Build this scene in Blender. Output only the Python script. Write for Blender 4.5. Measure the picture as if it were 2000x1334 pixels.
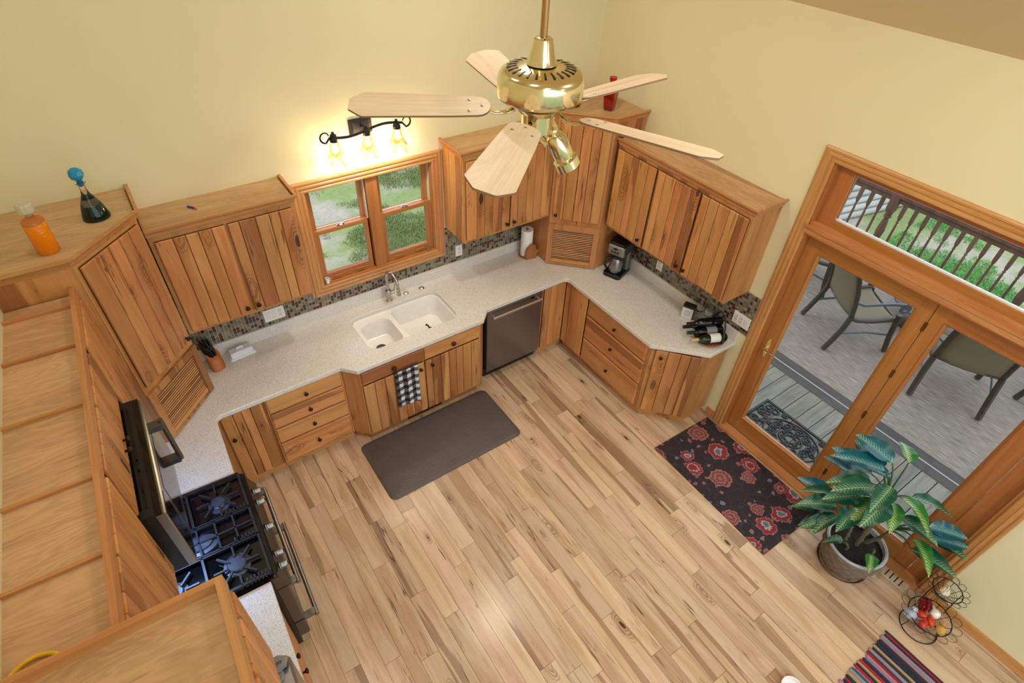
import bpy, bmesh, math, random
from mathutils import Vector, Matrix
random.seed(7)
PI = math.pi
SC = bpy.context.scene
COL = SC.collection
for o in list(bpy.data.objects): bpy.data.objects.remove(o)

# ---------------------------------------------------------------- camera, world, light
W = 4.456                      # room width, metres; x=0 left wall, y=0 sink wall, z=0 floor
cam_data = bpy.data.cameras.new('camera')
cam_data.sensor_width = 36.0
cam_data.lens = 1127.4 / 2000 * 36.0
cam_data.clip_start = 0.05
cam = bpy.data.objects.new('camera', cam_data); COL.objects.link(cam)
cam.location = (0.7576, -3.926, 4.0991)
cam.rotation_euler = (0.8341, -0.0391, -0.6050)
SC.camera = cam
SC.view_settings.view_transform = 'Standard'
SC.view_settings.look = 'None'
SC.view_settings.gamma = 1.0
SC.view_settings.use_curve_mapping = False
SC.view_settings.exposure = 0.06

world = bpy.data.worlds.new('overcast_sky'); SC.world = world
world.use_nodes = True
wb = world.node_tree.nodes['Background']
wb.inputs[0].default_value = (0.86, 0.93, 1.0, 1)
wb.inputs[1].default_value = 1.9
# unseen ceiling cans, added as fill, are built with the ceiling further down (their own lamps)
FILL_CAN_POWER = 15.0
VANITY_POWER = 4.2

# ---------------------------------------------------------------- materials
MATS = {}
def srgb(r, g, b):
    f = lambda c: (c/255/12.92) if c/255 <= .04045 else ((c/255+.055)/1.055)**2.4
    return (f(r), f(g), f(b), 1)
def newmat(name):
    m = bpy.data.materials.new(name); m.use_nodes = True
    nt = m.node_tree; b = nt.nodes['Principled BSDF']
    MATS[name] = m
    return m, nt, b
class NT:
    def __init__(s, nt): s.nt = nt; s.n = nt.nodes; s.l = nt.links
    def new(s, t, **k):
        n = s.n.new(t)
        for a, v in k.items(): setattr(n, a, v)
        return n
    def link(s, a, b): s.l.new(a, b)
    def setin(s, sock, v):
        if hasattr(v, 'is_output'): s.l.new(v, sock)
        else: sock.default_value = v
    def math(s, op, a, b=0.0, c=None):
        n = s.new('ShaderNodeMath', operation=op); s.setin(n.inputs[0], a); s.setin(n.inputs[1], b)
        if c is not None: s.setin(n.inputs[2], c)
        return n.outputs[0]
    def vmath(s, op, a, b=(0,0,0)):
        n = s.new('ShaderNodeVectorMath', operation=op); s.setin(n.inputs[0], a); s.setin(n.inputs[1], b)
        return n
    def mix(s, f, a, b, mode='MIX'):
        n = s.new('ShaderNodeMix', data_type='RGBA', blend_type=mode)
        s.setin(n.inputs[0], f); s.setin(n.inputs[6], a); s.setin(n.inputs[7], b)
        return n.outputs[2]
    def ramp(s, f, stops, interp='LINEAR'):
        n = s.new('ShaderNodeValToRGB'); n.color_ramp.interpolation = interp
        e = n.color_ramp.elements
        while len(e) < len(stops): e.new(0.5)
        for i, (p, c) in enumerate(stops):
            e[i].position = p; e[i].color = c if len(c) == 4 else (*c, 1)
        s.setin(n.inputs[0], f)
        return n.outputs[0]
    def noise(s, vec, scale=1.0, detail=2.0, rough=.5, dist=0.0):
        n = s.new('ShaderNodeTexNoise'); s.setin(n.inputs['Vector'], vec)
        n.inputs['Scale'].default_value = scale; n.inputs['Detail'].default_value = detail
        n.inputs['Roughness'].default_value = rough; n.inputs['Distortion'].default_value = dist
        return n.outputs['Fac']
    def objco(s):
        return s.new('ShaderNodeTexCoord').outputs['Object']
    def step(s, v, a, b):
        n = s.new('ShaderNodeMapRange'); n.interpolation_type = 'SMOOTHSTEP'
        s.setin(n.inputs[0], v); n.inputs[1].default_value = a; n.inputs[2].default_value = b
        return n.outputs[0]
    def bump(s, h, strength=.2, dist=.005):
        n = s.new('ShaderNodeBump'); s.setin(n.inputs['Height'], h)
        n.inputs['Strength'].default_value = strength; n.inputs['Distance'].default_value = dist
        return n.outputs[0]

def plain(name, col, rough=.5, metal=0.0, **k):
    if name in MATS: return MATS[name]
    m, nt, b = newmat(name)
    b.inputs['Base Color'].default_value = col
    b.inputs['Roughness'].default_value = rough
    b.inputs['Metallic'].default_value = metal
    for a, v in k.items(): b.inputs[a].default_value = v
    t = NT(nt)
    # faint procedural mottling, so that no surface is dead flat
    n = t.noise(t.objco(), 35.0, 2.0)
    hs = t.new('ShaderNodeHueSaturation'); hs.inputs['Color'].default_value = col
    t.link(t.math('MULTIPLY_ADD', n, .12, .94), hs.inputs['Value'])
    t.link(hs.outputs[0], b.inputs['Base Color'])
    return m

def wood(name, axis, light, mid, heart, knots=1.0, streak=.62, rough=.38, vary=.22, across=9.0, along=.9, flecks=1.0, ringamp=.030, ksize=1.0):
    if name in MATS: return MATS[name]
    m, nt, b = newmat(name); t = NT(nt)
    rnd = t.new('ShaderNodeObjectInfo').outputs['Random']
    off = t.new('ShaderNodeCombineXYZ')
    t.link(t.math('MULTIPLY', rnd, 41.3), off.inputs[0]); t.link(t.math('MULTIPLY', rnd, 77.7), off.inputs[1]); t.link(t.math('MULTIPLY', rnd, 23.9), off.inputs[2])
    base = t.vmath('ADD', t.objco(), off.outputs[0]).outputs[0]
    def co(ac, al):
        s = [ac, ac, ac]; s['xyz'.index(axis)] = al
        return t.vmath('MULTIPLY', base, tuple(s)).outputs[0]
    rnd2 = t.math('FRACT', t.math('MULTIPLY', rnd, 13.73)); rnd3 = t.math('FRACT', t.math('MULTIPLY', rnd, 29.17))
    n1 = t.noise(co(across, along), 1.0, 3.0, .55, .6)
    col = t.mix(t.step(n1, .36, .70), light, mid)
    # heartwood: brown bands with a crisp edge, on some boards only
    n2 = t.noise(co(across*.8, along*.5), 1.0, 3.0, .5, .4)
    thr = t.math('MULTIPLY_ADD', rnd2, -.20, streak+.14)
    hmask = t.step(t.math('SUBTRACT', n2, thr), 0.0, .03)
    col = t.mix(t.math('MULTIPLY', hmask, .62), col, heart)
    # growth-ring lines: contours of the slow noise
    ring = t.math('SINE', t.math('MULTIPLY', n1, 95.0))
    g = t.math('MULTIPLY', t.math('MULTIPLY_ADD', ring, ringamp, .985), t.math('MULTIPLY_ADD', t.noise(co(150.0, 3.5), 1.0, 3.0, .65), .34, .83))
    # thin dark mineral lines running with the grain
    n3 = t.noise(co(22.0, 1.1), 1.0, 2.0, .5)
    line = t.step(t.math('SUBTRACT', .016, t.math('ABSOLUTE', t.math('SUBTRACT', n3, .5))), 0.0, .012)
    lm = t.step(t.noise(co(6.0, 1.7), 1.0, 2.0), .54, .66)
    fl = t.math('MULTIPLY', t.step(t.noise(co(60.0, 4.5), 1.0, 2.0, .6), .68, .73), t.step(t.noise(co(5.0, 1.3), 1.0, 1.0), .50, .60))
    col = t.mix(t.math('MULTIPLY', t.math('MAXIMUM', t.math('MULTIPLY', line, lm), fl), .62*flecks), col, srgb(84, 50, 26))
    # knots with rings round a dark core
    if knots > 0:
        vo = t.new('ShaderNodeTexVoronoi'); vo.feature = 'F1'; vo.inputs['Scale'].default_value = 1.0
        t.link(co(8.0, 2.9), vo.inputs['Vector'])
        sep = t.new('ShaderNodeSeparateColor'); t.link(vo.outputs['Color'], sep.inputs[0])
        gate = t.step(sep.outputs[0], 1.0-.30*knots, 1.0-.30*knots+.02)
        d = t.math('ADD', vo.outputs['Distance'], t.math('MULTIPLY', t.math('SUBTRACT', t.noise(co(40.0, 14.0), 1.0, 1.0), .5), .10))
        size = t.math('MULTIPLY_ADD', sep.outputs[1], .10*ksize, .05*ksize)
        halo = t.math('MULTIPLY', t.step(t.math('SUBTRACT', t.math('MULTIPLY', size, 3.4), d), 0.0, .22), gate)
        rings = t.math('MULTIPLY_ADD', t.math('SINE', t.math('MULTIPLY', d, 85.0)), .28, .42)
        core = t.math('MULTIPLY', t.step(t.math('SUBTRACT', size, d), 0.0, .05), gate)
        col = t.mix(t.math('MULTIPLY', halo, rings), col, heart)
        col = t.mix(t.math('MULTIPLY', core, .9), col, srgb(56, 32, 18))
    hs = t.new('ShaderNodeHueSaturation'); t.link(col, hs.inputs['Color'])
    t.link(t.math('MULTIPLY', t.math('MULTIPLY_ADD', rnd, vary, 1.0-vary*.55), g), hs.inputs['Value'])
    t.link(t.math('MULTIPLY_ADD', t.math('FRACT', t.math('MULTIPLY', rnd, 7.31)), .014, .493), hs.inputs['Hue'])
    t.link(hs.outputs[0], b.inputs['Base Color'])
    b.inputs['Roughness'].default_value = rough
    t.link(t.bump(t.noise(co(170.0, 5.0), 1.0, 2.0), .08, .002), b.inputs['Normal'])
    return m

FL = (srgb(214,187,157), srgb(190,157,123), srgb(130,92,64))
CB = (srgb(206,148,90), srgb(184,122,66), srgb(122,70,34))
def floorwood(): return wood('hickory_floor', 'y', *FL, knots=1.15, streak=.57, rough=.23, vary=.26, flecks=1.3)
def cabwood(a, knots=1.0): return wood('hickory_cabinet_%s_%d' % (a, int(knots*10)), a, *CB, knots=knots*1.2, streak=.565, rough=.40, flecks=1.2, vary=.30, ksize=1.35)
def oak(a): return wood('oak_trim_'+a, a, srgb(200,144,90), srgb(184,124,70), srgb(152,96,50), knots=0, streak=.75, rough=.35, vary=.10, across=30.0, along=1.5, flecks=.3)
def fir(a): return wood('fir_'+a, a, srgb(180,118,62), srgb(166,104,50), srgb(138,80,36), knots=0, streak=.8, rough=.33, vary=.08, across=26.0, along=1.0, flecks=0)
def veneer(a): return wood('veneer_'+a, a, srgb(202,166,122), srgb(184,146,102), srgb(156,114,76), knots=.05, streak=.64, rough=.55, vary=.12, across=6.0, along=1.0, flecks=.5, ringamp=.075)
def maple(a): return wood('pale_blade_'+a, a, srgb(232,212,184), srgb(222,198,168), srgb(208,180,146), knots=0, streak=.7, rough=.45, vary=.05, across=24.0, along=1.6, flecks=0)

def glass(name, col=(1,1,1,1), rough=0.0, ior=1.45):
    if name in MATS: return MATS[name]
    m, nt, b = newmat(name)
    b.inputs['Base Color'].default_value = col; b.inputs['Roughness'].default_value = rough
    b.inputs['IOR'].default_value = ior; b.inputs['Transmission Weight'].default_value = 1.0
    return m
def pane_mat():
    if 'window_pane' in MATS: return MATS['window_pane']
    m, nt, b = newmat('window_pane'); t = NT(nt)
    tr = t.new('ShaderNodeBsdfTransparent'); gl = t.new('ShaderNodeBsdfGlossy'); gl.inputs['Roughness'].default_value = .02
    gl.inputs['Color'].default_value = (.8,.9,1,1)
    fr = t.new('ShaderNodeFresnel'); fr.inputs[0].default_value = 1.25
    mx = t.new('ShaderNodeMixShader'); t.link(fr.outputs[0], mx.inputs[0]); t.link(tr.outputs[0], mx.inputs[1]); t.link(gl.outputs[0], mx.inputs[2])
    t.link(mx.outputs[0], nt.nodes['Material Output'].inputs[0])
    return m
def emit(name, col, s):
    if name in MATS: return MATS[name]
    m, nt, b = newmat(name)
    b.inputs['Emission Color'].default_value = col; b.inputs['Emission Strength'].default_value = s
    b.inputs['Base Color'].default_value = col
    return m

def wall_mat(name, c):
    m, nt, b = newmat(name); t = NT(nt)
    n = t.noise(t.objco(), 1.3, 3.0)
    t.link(t.mix(t.math('MULTIPLY', n, .5), c, tuple(x*.93 for x in c[:3])+(1,)), b.inputs['Base Color'])
    b.inputs['Roughness'].default_value = .75
    t.link(t.bump(t.noise(t.objco(), 160.0, 3.0), .12, .003), b.inputs['Normal'])
    return m
WALL = wall_mat('cream_paint', srgb(228,221,182))
CEIL = wall_mat('tan_ceiling_paint', srgb(236,216,180))

def quartz():
    m, nt, b = newmat('speckled_quartz'); t = NT(nt)
    c = t.objco()
    n = t.noise(c, 260.0, 2.0, .6)
    col = t.ramp(n, [(.30, srgb(150,140,122)), (.42, srgb(212,209,202)), (.60, srgb(230,228,222)), (.74, srgb(244,243,239))])
    n2 = t.noise(c, 500.0, 1.0)
    col = t.mix(t.step(n2, .68, .74), col, srgb(128,116,98))
    t.link(col, b.inputs['Base Color']); b.inputs['Roughness'].default_value = .22
    return m
QUARTZ = quartz()
STEEL = plain('brushed_steel', srgb(150,150,152), .32, 1.0)
DSTEEL = plain('dark_steel', srgb(112,110,108), .36, .9)
CHROME = plain('satin_nickel', srgb(190,186,178), .22, 1.0)
BRASS = plain('polished_brass', srgb(240,231,192), .16, 1.0)
BLACKG = plain('gloss_black', srgb(10,10,12), .08)
BLACKM = plain('matte_black', srgb(18,18,19), .5)
IRON = plain('cast_iron', srgb(30,32,36), .45)
BRONZE = plain('oiled_bronze', srgb(50,38,28), .35, .7)
WHITEP = plain('white_plastic', srgb(236,236,234), .35)
SINKW = plain('white_enamel', srgb(244,243,240), .15)
GROUT = plain('grout', srgb(196,186,164), .8)
DARKGAP = plain('dark_gap_wood', srgb(52,30,14), .6)

# ---------------------------------------------------------------- mesh helpers
class MB:
    def __init__(s): s.v = []; s.f = []; s.m = []; s.cur = 0
    def add(s, vs, fs):
        o = len(s.v); s.v += [tuple(p) for p in vs]
        for f in fs: s.f.append(tuple(i+o for i in f)); s.m.append(s.cur)
        return s
    def hexa(s, p):   # 8 points: bottom ring 0-3, top ring 4-7 (ccw from above)
        return s.add(p, [(3,2,1,0),(4,5,6,7),(0,1,5,4),(1,2,6,5),(2,3,7,6),(3,0,4,7)])
    def box(s, x0, x1, y0, y1, z0, z1):
        return s.hexa([(x0,y0,z0),(x1,y0,z0),(x1,y1,z0),(x0,y1,z0),(x0,y0,z1),(x1,y0,z1),(x1,y1,z1),(x0,y1,z1)])
    def cbox(s, x0, x1, y0, y1, z0, z1, c=.004):
        """box with the edges of its front (-y) face chamfered"""
        v = [(x0,y1,z0),(x1,y1,z0),(x1,y1,z1),(x0,y1,z1),
             (x0,y0+c,z0),(x1,y0+c,z0),(x1,y0+c,z1),(x0,y0+c,z1),
             (x0+c,y0,z0+c),(x1-c,y0,z0+c),(x1-c,y0,z1-c),(x0+c,y0,z1-c)]
        f = [(0,3,2,1)]
        for k in range(4):
            n = (k+1) % 4
            f += [(k,n,4+n,4+k), (4+k,4+n,8+n,8+k)]
        f += [(8,9,10,11)]
        return s.add(v, f)
    def rbox(s, x0, x1, y0, y1, z0, z1, r=.02, n=4, c=.004):
        """rounded-corner slab (rounded in plan), small top chamfer"""
        P = rrect(x0, x1, y0, y1, r, n); Q = rrect(x0+c, x1-c, y0+c, y1-c, max(r-c, .001), n)
        return s.loft([[(a,b,z0) for a,b in P], [(a,b,z1-c) for a,b in P], [(a,b,z1) for a,b in Q]], True, True)
    def prism(s, poly, z0, z1):
        n = len(poly)
        return s.add([(x,y,z0) for x,y in poly]+[(x,y,z1) for x,y in poly],
            [tuple(range(n-1,-1,-1)), tuple(range(n,2*n))]+[(i,(i+1)%n,n+(i+1)%n,n+i) for i in range(n)])
    def loft(s, loops, cap0=False, cap1=False, closed=True):
        n = len(loops[0]); vs = [p for L in loops for p in L]; fs = []
        for k in range(len(loops)-1):
            for i in range(n if closed else n-1):
                j = (i+1) % n
                fs.append((k*n+i, k*n+j, (k+1)*n+j, (k+1)*n+i))
        if cap0: fs.append(tuple(range(n-1,-1,-1)))
        if cap1: fs.append(tuple((len(loops)-1)*n+i for i in range(n)))
        return s.add(vs, fs)
    def lathe(s, prof, n=20, c=(0,0,0), sx=1.0, sy=1.0, cap=True):
        L = [[(c[0]+r*math.cos(2*PI*i/n)*sx, c[1]+r*math.sin(2*PI*i/n)*sy, c[2]+z) for i in range(n)] for r, z in prof]
        return s.loft(L, cap and prof[0][0] > 0, cap and prof[-1][0] > 0)
    def cyl(s, a, b, r0, r1=None, n=12, cap=True):
        r1 = r0 if r1 is None else r1
        a, b = Vector(a), Vector(b); d = (b-a).normalized()
        u = d.orthogonal().normalized(); w = d.cross(u)
        L = [[tuple(p+(u*math.cos(2*PI*i/n)+w*math.sin(2*PI*i/n))*r) for i in range(n)] for p, r in ((a,r0),(b,r1))]
        return s.loft(L, cap, cap)
    def tube(s, path, r, n=8, closed=False, flat=1.0):
        P = [Vector(p) for p in path]; L = []; u = None
        for i, p in enumerate(P):
            if closed: d = (P[(i+1)%len(P)]-P[i-1]).normalized()
            else: d = (P[min(i+1,len(P)-1)]-P[max(i-1,0)]).normalized()
            if u is None:
                u = d.orthogonal().normalized() if abs(d.z) > .9 else d.cross(Vector((0,0,1))).normalized()
            u = (u-d*u.dot(d)).normalized(); w = d.cross(u)
            rr = r[i] if isinstance(r, (list, tuple)) else r
            L.append([tuple(p+u*math.cos(2*PI*k/n)*rr+w*math.sin(2*PI*k/n)*rr*flat) for k in range(n)])
        if closed: L.append(L[0])
        return s.loft(L, not closed, not closed)
    def obj(s, name, mat, parent=None, loc=(0,0,0), rz=0.0, smooth=False, rot=None, sharp=True):
        me = bpy.data.meshes.new(name); me.from_pydata(s.v, [], s.f); me.update()
        mats = mat if isinstance(mat, (list, tuple)) else [mat]
        for m in mats: me.materials.append(m)
        if len(mats) > 1: me.polygons.foreach_set('material_index', s.m)
        if smooth:
            me.polygons.foreach_set('use_smooth', [True]*len(me.polygons))
            if sharp: me.set_sharp_from_angle(angle=math.radians(38))
        return place(name, me, parent, loc, rz, rot)
def place(name, me, parent=None, loc=(0,0,0), rz=0.0, rot=None):
    o = bpy.data.objects.new(name, me); COL.objects.link(o)
    o.parent = parent; o.location = loc; o.rotation_euler = rot if rot else (0,0,rz)
    return o
def rrect(x0, x1, y0, y1, r, n=4):
    P = []
    for cx, cy, a in ((x1-r,y0+r,-PI/2),(x1-r,y1-r,0),(x0+r,y1-r,PI/2),(x0+r,y0+r,PI)):
        for k in range(n+1):
            t = a+PI/2*k/n; P.append((cx+r*math.cos(t), cy+r*math.sin(t)))
    return P
def tag(o, label, cat, group=None):
    o['label'] = label; o['category'] = cat
    if group: o['group'] = group
    return o
def struct(o): o['kind'] = 'structure'; return o
def thing(name, label, cat, loc=(0,0,0), rz=0.0, group=None):
    o = bpy.data.objects.new(name, None); COL.objects.link(o)
    o.location = loc; o.rotation_euler = (0,0,rz); o.empty_display_size = .1
    return tag(o, label, cat, group)
def box(name, mat, parent, x0, x1, y0, y1, z0, z1, **k):
    """mesh with its origin in its middle, so grain differs piece by piece"""
    cx, cy, cz = (x0+x1)/2, (y0+y1)/2, (z0+z1)/2
    return MB().box(x0-cx,x1-cx,y0-cy,y1-cy,z0-cz,z1-cz).obj(name, mat, parent, (cx,cy,cz), **k)
def copy_tree(o, parent=None):
    c = o.copy(); COL.objects.link(c); c.parent = parent
    for ch in list(o.children): copy_tree(ch, c)
    return c
# the range wall is not quite square to the sink wall: everything along it turns about its corner
TILT = math.radians(-2.2)
def LG(x, y):
    c, s = math.cos(TILT), math.sin(TILT); v = y+.70
    return (x*c-v*s, -.70+x*s+v*c)
RZL = PI/2+TILT
# ---------------------------------------------------------------- room shell
CZ = lambda x: 3.34+(W-x)*.60          # sloping ceiling above the door wall
YB = -6.6                               # how far the room runs back under the loft
fl = struct(MB().box(-.3, W+.14, YB, .12, -.14, -.011).obj('floor', plain('floor_seam', srgb(96,66,42), .7)))
FM = floorwood()
x = -.02
while x < W+.0:
    w = random.choice((.090, .114, .114, .128))
    y = -.5 if x > .7 and x < 3.9 else -.5
    y += random.uniform(0, .35)*0
    first = True
    while y > -5.35:
        L = random.uniform(.25, 1.0) if first else random.choice((random.uniform(.45,.9), random.uniform(.8,1.4), random.uniform(1.0,1.8)))
        first = False
        box('floor_plank', FM, fl, x+.0009, min(x+w-.0009, W-.001), y-L+.0009, y-.0009, -.011, random.uniform(-.0004,.0))
        y -= L
    x += w

# sink wall (gable) with its window opening
wx0, wx1, wz0, wz1 = 1.738, 2.786, 1.205, 2.068
def xz_prism(mb, poly, y0, y1):
    n = len(poly)
    mb.add([(a,y0,b) for a,b in poly]+[(a,y1,b) for a,b in poly],
        [tuple(range(n)), tuple(range(2*n-1,n-1,-1))]+[(i,n+i,n+(i+1)%n,(i+1)%n) for i in range(n)])
mb = MB()
mb.box(-.3, wx0, 0, .14, 0, 3.0); mb.box(wx1, W, 0, .14, 0, 3.0)
mb.box(wx0, wx1, 0, .14, 0, wz0); mb.box(wx0, wx1, 0, .14, wz1, 3.0)
xz_prism(mb, [(-.3,3.0),(W,3.0),(W,CZ(W)),(-.3,CZ(-.3))], 0, .14)
wall_b = struct(mb.obj('wall_back', WALL))
# door wall
dy0, dy1, dz1 = -2.272, -4.138, 2.585
mb = MB()
mb.box(W, W+.14, dy0, .14, 0, 3.34); mb.box(W, W+.14, YB, dy1, 0, 3.34); mb.box(W, W+.14, dy1, dy0, dz1, 3.34)
wall_r = struct(mb.obj('wall_right', WALL))
mb = MB()
mb.hexa([(*LG(-.12,0),0),(*LG(-.12,YB),0),(*LG(0,YB),0),(*LG(0,0),0)][::-1]+[(*LG(-.12,0),6.0),(*LG(-.12,YB),6.0),(*LG(0,YB),6.0),(*LG(0,0),6.0)][::-1])
wall_l = struct(mb.obj('wall_left', WALL))
mb = MB()
xz_prism(mb, [(W+.3,CZ(W+.3)),(W+.3,CZ(W+.3)+.12),(-.4,CZ(-.4)+.12),(-.4,CZ(-.4))], YB, .14)
ceil = struct(mb.obj('ceiling', CEIL))

# recessed ceiling cans, assumed and added out of view as fill light for the room
def fill_can_light(x, y, k=1.0):
    z = CZ(x)
    r = thing('added_ceiling_fill_light', 'unseen recessed can light added as room fill in the sloping tan ceiling', 'ceiling light', (x,y,z), 0, 'added ceiling fill lights')
    MB().lathe([(.105,-.01),(.105,-.03),(.082,-.03),(.078,-.012),(.105,-.01)], 24, cap=False).obj('trim_ring', WHITEP, r, smooth=True)
    MB().lathe([(.078,-.014),(.0,-.014)], 24).obj('lens', emit('fill_can_lens', (1,.9,.75,1), 6.0), r)
    d = bpy.data.lights.new('fill_can_lamp', 'AREA'); d.shape = 'DISK'; d.size = .16; d.energy = FILL_CAN_POWER*k; d.color = (1.0,.93,.84); d.spread = math.radians(165)
    l = bpy.data.objects.new('fill_can_lamp', d); COL.objects.link(l); l.parent = r; l.location = (0,0,-.04)
for p in ((.95,-.95,.65),(.95,-2.9,.55),(2.75,-1.15,1.0),(2.95,-3.4,1.25),(1.2,-5.0,.8),(3.2,-5.2,1.2)): fill_can_light(*p)

# mosaic splashback: tiles too small to pick apart, one joined piece on each wall
TILE = [plain('tile_olive', srgb(112,108,84), .18), plain('tile_slate', srgb(126,126,116), .2), plain('tile_red', srgb(84,26,22), .15),
        plain('tile_brown', srgb(74,54,40), .2), plain('tile_sand', srgb(148,138,110), .25), plain('tile_plum', srgb(66,54,66), .2), GROUT]
def mosaic(parent, a0, a1, z0, z1, fn, skip=None):
    mb = MB(); p = .0262; g = .0017
    mb.cur = 6
    def quadbox(s0, s1, t0, t1, h):
        P = [fn(s0,0,t0),fn(s1,0,t0),fn(s1,0,t1),fn(s0,0,t1),fn(s0,h,t0),fn(s1,h,t0),fn(s1,h,t1),fn(s0,h,t1)]
        mb.add(P, [(4,5,6,7),(0,1,5,4),(1,2,6,5),(2,3,7,6),(3,0,4,7)])
    for s0, s1, t0, t1 in ([(a0,a1,z0,z1)] if not skip else [(a0,skip[0],z0,z1),(skip[1],a1,z0,z1),(skip[0],skip[1],z0,skip[2])]):
        quadbox(s0, s1, t0, t1, .004)
    s = a0
    while s+p <= a1+.001:
        t = z0
        while t+p <= z1+.012:
            if not (skip and s+p > skip[0] and s < skip[1] and t+p > skip[2]+.01):
                mb.cur = random.choices(range(6), (5,5,3.2,2.2,2,1))[0]
                quadbox(s+g, s+p-g, t+g, min(t+p,z1)-g, .0068)
            t += p
        s += p
    o = mb.obj('mosaic_tiles', TILE, parent); o['kind'] = 'stuff'
    return o
mosaic(wall_b, .70, 3.80, 1.022, 1.404, lambda s,h,t: (s,-h,t), (1.66,2.86,1.135))
mosaic(wall_r, .66, 2.192, 1.022, 1.404, lambda s,h,t: (W-h,-s,t))

# ---------------------------------------------------------------- window over the sink
win = bpy.data.objects.new('window_1', None); COL.objects.link(win); struct(win)
win.location = (2.262, 0, 1.13)
wo = lambda x, z: (x-2.262, z-1.13)
def wbox(name, mat, parent, x0, x1, y0, y1, z0, z1):
    return box(name, mat, parent, x0-2.262, x1-2.262, y0, y1, z0-1.13, z1-1.13)
OX0, OX1, OZ0, OZ1 = 1.656, 2.868, 1.130, 2.130
def ribbed(mb, a0, a1, w, fn, m0=0.0, m1=0.0, wide=.088):
    """a casing length from a0 to a1 with ribs; fn(along, across, out) -> point; mitres m0, m1 (+1 grows outward)"""
    prof = [(0,0),(0,.014),(.008,.019),(.020,.019),(.024,.014),(.034,.014),(.038,.018),(.050,.018),(.054,.012),(.066,.012),(.070,.016),(wide-.006,.016),(wide,.010),(wide,0)]
    L = []
    for a, m in ((a0,-m0),(a1,m1)):
        L.append([fn(a+m*(wide-c), c, h) for c, h in prof])
    mb.loft(L, True, True)
# across=0 is the outer edge
mb = MB(); ribbed(mb, OX0+.088, OX1-.088, 0, lambda a,c,h: (a-2.262,-h,OZ1-c-1.13), 1, 1); mb.obj('casing_head', oak('x'), win)
mb = MB(); ribbed(mb, OX0+.088, OX1-.088, 0, lambda a,c,h: (a-2.262,-h,OZ0+c-1.13), 1, 1); mb.obj('casing_apron', oak('x'), win)
mb = MB(); ribbed(mb, OZ0+.088, OZ1-.088, 0, lambda a,c,h: (OX0+c-2.262,-h,a-1.13), 1, 1); mb.obj('casing_side', oak('z'), win)
mb = MB(); ribbed(mb, OZ0+.088, OZ1-.088, 0, lambda a,c,h: (OX1-c-2.262,-h,a-1.13), 1, 1); mb.obj('casing_side', oak('z'), win)
wbox('jamb', fir('z'), win, wx0, wx0+.018, .0, .14, wz0, wz1); wbox('jamb', fir('z'), win, wx1-.018, wx1, .0, .14, wz0, wz1)
wbox('head_jamb', fir('x'), win, wx0+.018, wx1-.018, .0, .14, wz1-.018, wz1)
wbox('sill', fir('x'), win, wx0+.018, wx1-.018, -.006, .14, wz0, wz0+.022)
wbox('mullion', fir('z'), win, 2.216, 2.308, .004, .13, wz0+.022, wz1-.018)
PM = pane_mat()
for s in (0, 1):
    a, b = ((1.758,2.214),(2.310,2.766))[s]
    wbox('jamb_liner', plain('liner_white', srgb(216,206,190), .5), win, b-.001, b+.003, .03, .12, wz0+.03, wz1-.02) if s else wbox('jamb_liner', plain('liner_white', srgb(216,206,190), .5), win, b-.012, b-.002, .03, .12, wz0+.03, wz1-.02)
    for up in (0, 1):
        z0, z1 = ((1.229,1.690),(1.655,2.050))[up]
        y0, y1 = ((.030,.066),(.070,.104))[up]
        st = .042; lo = .066 if not up else .034; hi = .034 if not up else .036
        sh = bpy.data.objects.new('sash', None); COL.objects.link(sh); sh.parent = win; sh.location = ((a+b)/2-2.262, y0, z0-1.13)
        cx = (a+b)/2
        def sb(n, m, x0,x1,y0_,y1_,zz0,zz1): return box(n, m, sh, x0-cx, x1-cx, y0_-y0, y1_-y0, zz0-z0, zz1-z0)
        sb('stile', fir('z'), a, a+st, y0, y1, z0, z1); sb('stile', fir('z'), b-st, b, y0, y1, z0, z1)
        sb('rail', fir('x'), a+st, b-st, y0, y1, z0, z0+lo); sb('rail', fir('x'), a+st, b-st, y0, y1, z1-hi, z1)
        sb('pane', PM, a+st, b-st, (y0+y1)/2-.003, (y0+y1)/2+.003, z0+lo, z1-hi)
        if not up:
            m = MB(); m.lathe([(.022,0),(.024,.004),(.012,.010),(.006,.014)], 16, (0,.018,z1-z0), 1.4, .8); m.cyl((0,.018,z1-z0+.010),(.030,.010,z1-z0+.012), .005, .004)
            m.obj('sash_lock', CHROME, sh, smooth=True)
            for k in (-.10, .10):
                m = MB(); m.tube([(k-.04,-.004,.034),(k-.03,-.010,.036),(k+.03,-.010,.036),(k+.04,-.004,.034)], .006, 6, flat=.6); m.obj('sash_lift', fir('x'), sh, smooth=True)

# ---------------------------------------------------------------- french door with transom light
dr = bpy.data.objects.new('door_1', None); COL.objects.link(dr); struct(dr); dr.location = (W, -3.205, 0)
def dbox(name, mat, parent, x0, x1, y0, y1, z0, z1): return box(name, mat, parent, x0, x1, y0+3.205, y1+3.205, z0, z1)
Y0, Y1, ZT = -2.190, -4.222, 2.655           # casing outer edges
def dfn_side(yo, sg): return lambda a,c,h: (-h, yo-sg*c+3.205, a)
mb = MB(); ribbed(mb, 0, ZT-.088, 0, dfn_side(Y0, 1), 0, 1); mb.obj('casing_side', oak('z'), dr)
mb = MB(); ribbed(mb, 0, ZT-.088, 0, dfn_side(Y1, -1), 0, 1); mb.obj('casing_side', oak('z'), dr)
mb = MB(); ribbed(mb, Y1+.088, Y0-.088, 0, lambda a,c,h: (-h, a+3.205, ZT-c), 1, 1); mb.obj('casing_head', oak('y'), dr)
dbox('jamb', fir('z'), dr, 0, .14, dy0-.022, dy0, 0, dz1); dbox('jamb', fir('z'), dr, 0, .14, dy1, dy1+.022, 0, dz1)
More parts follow.
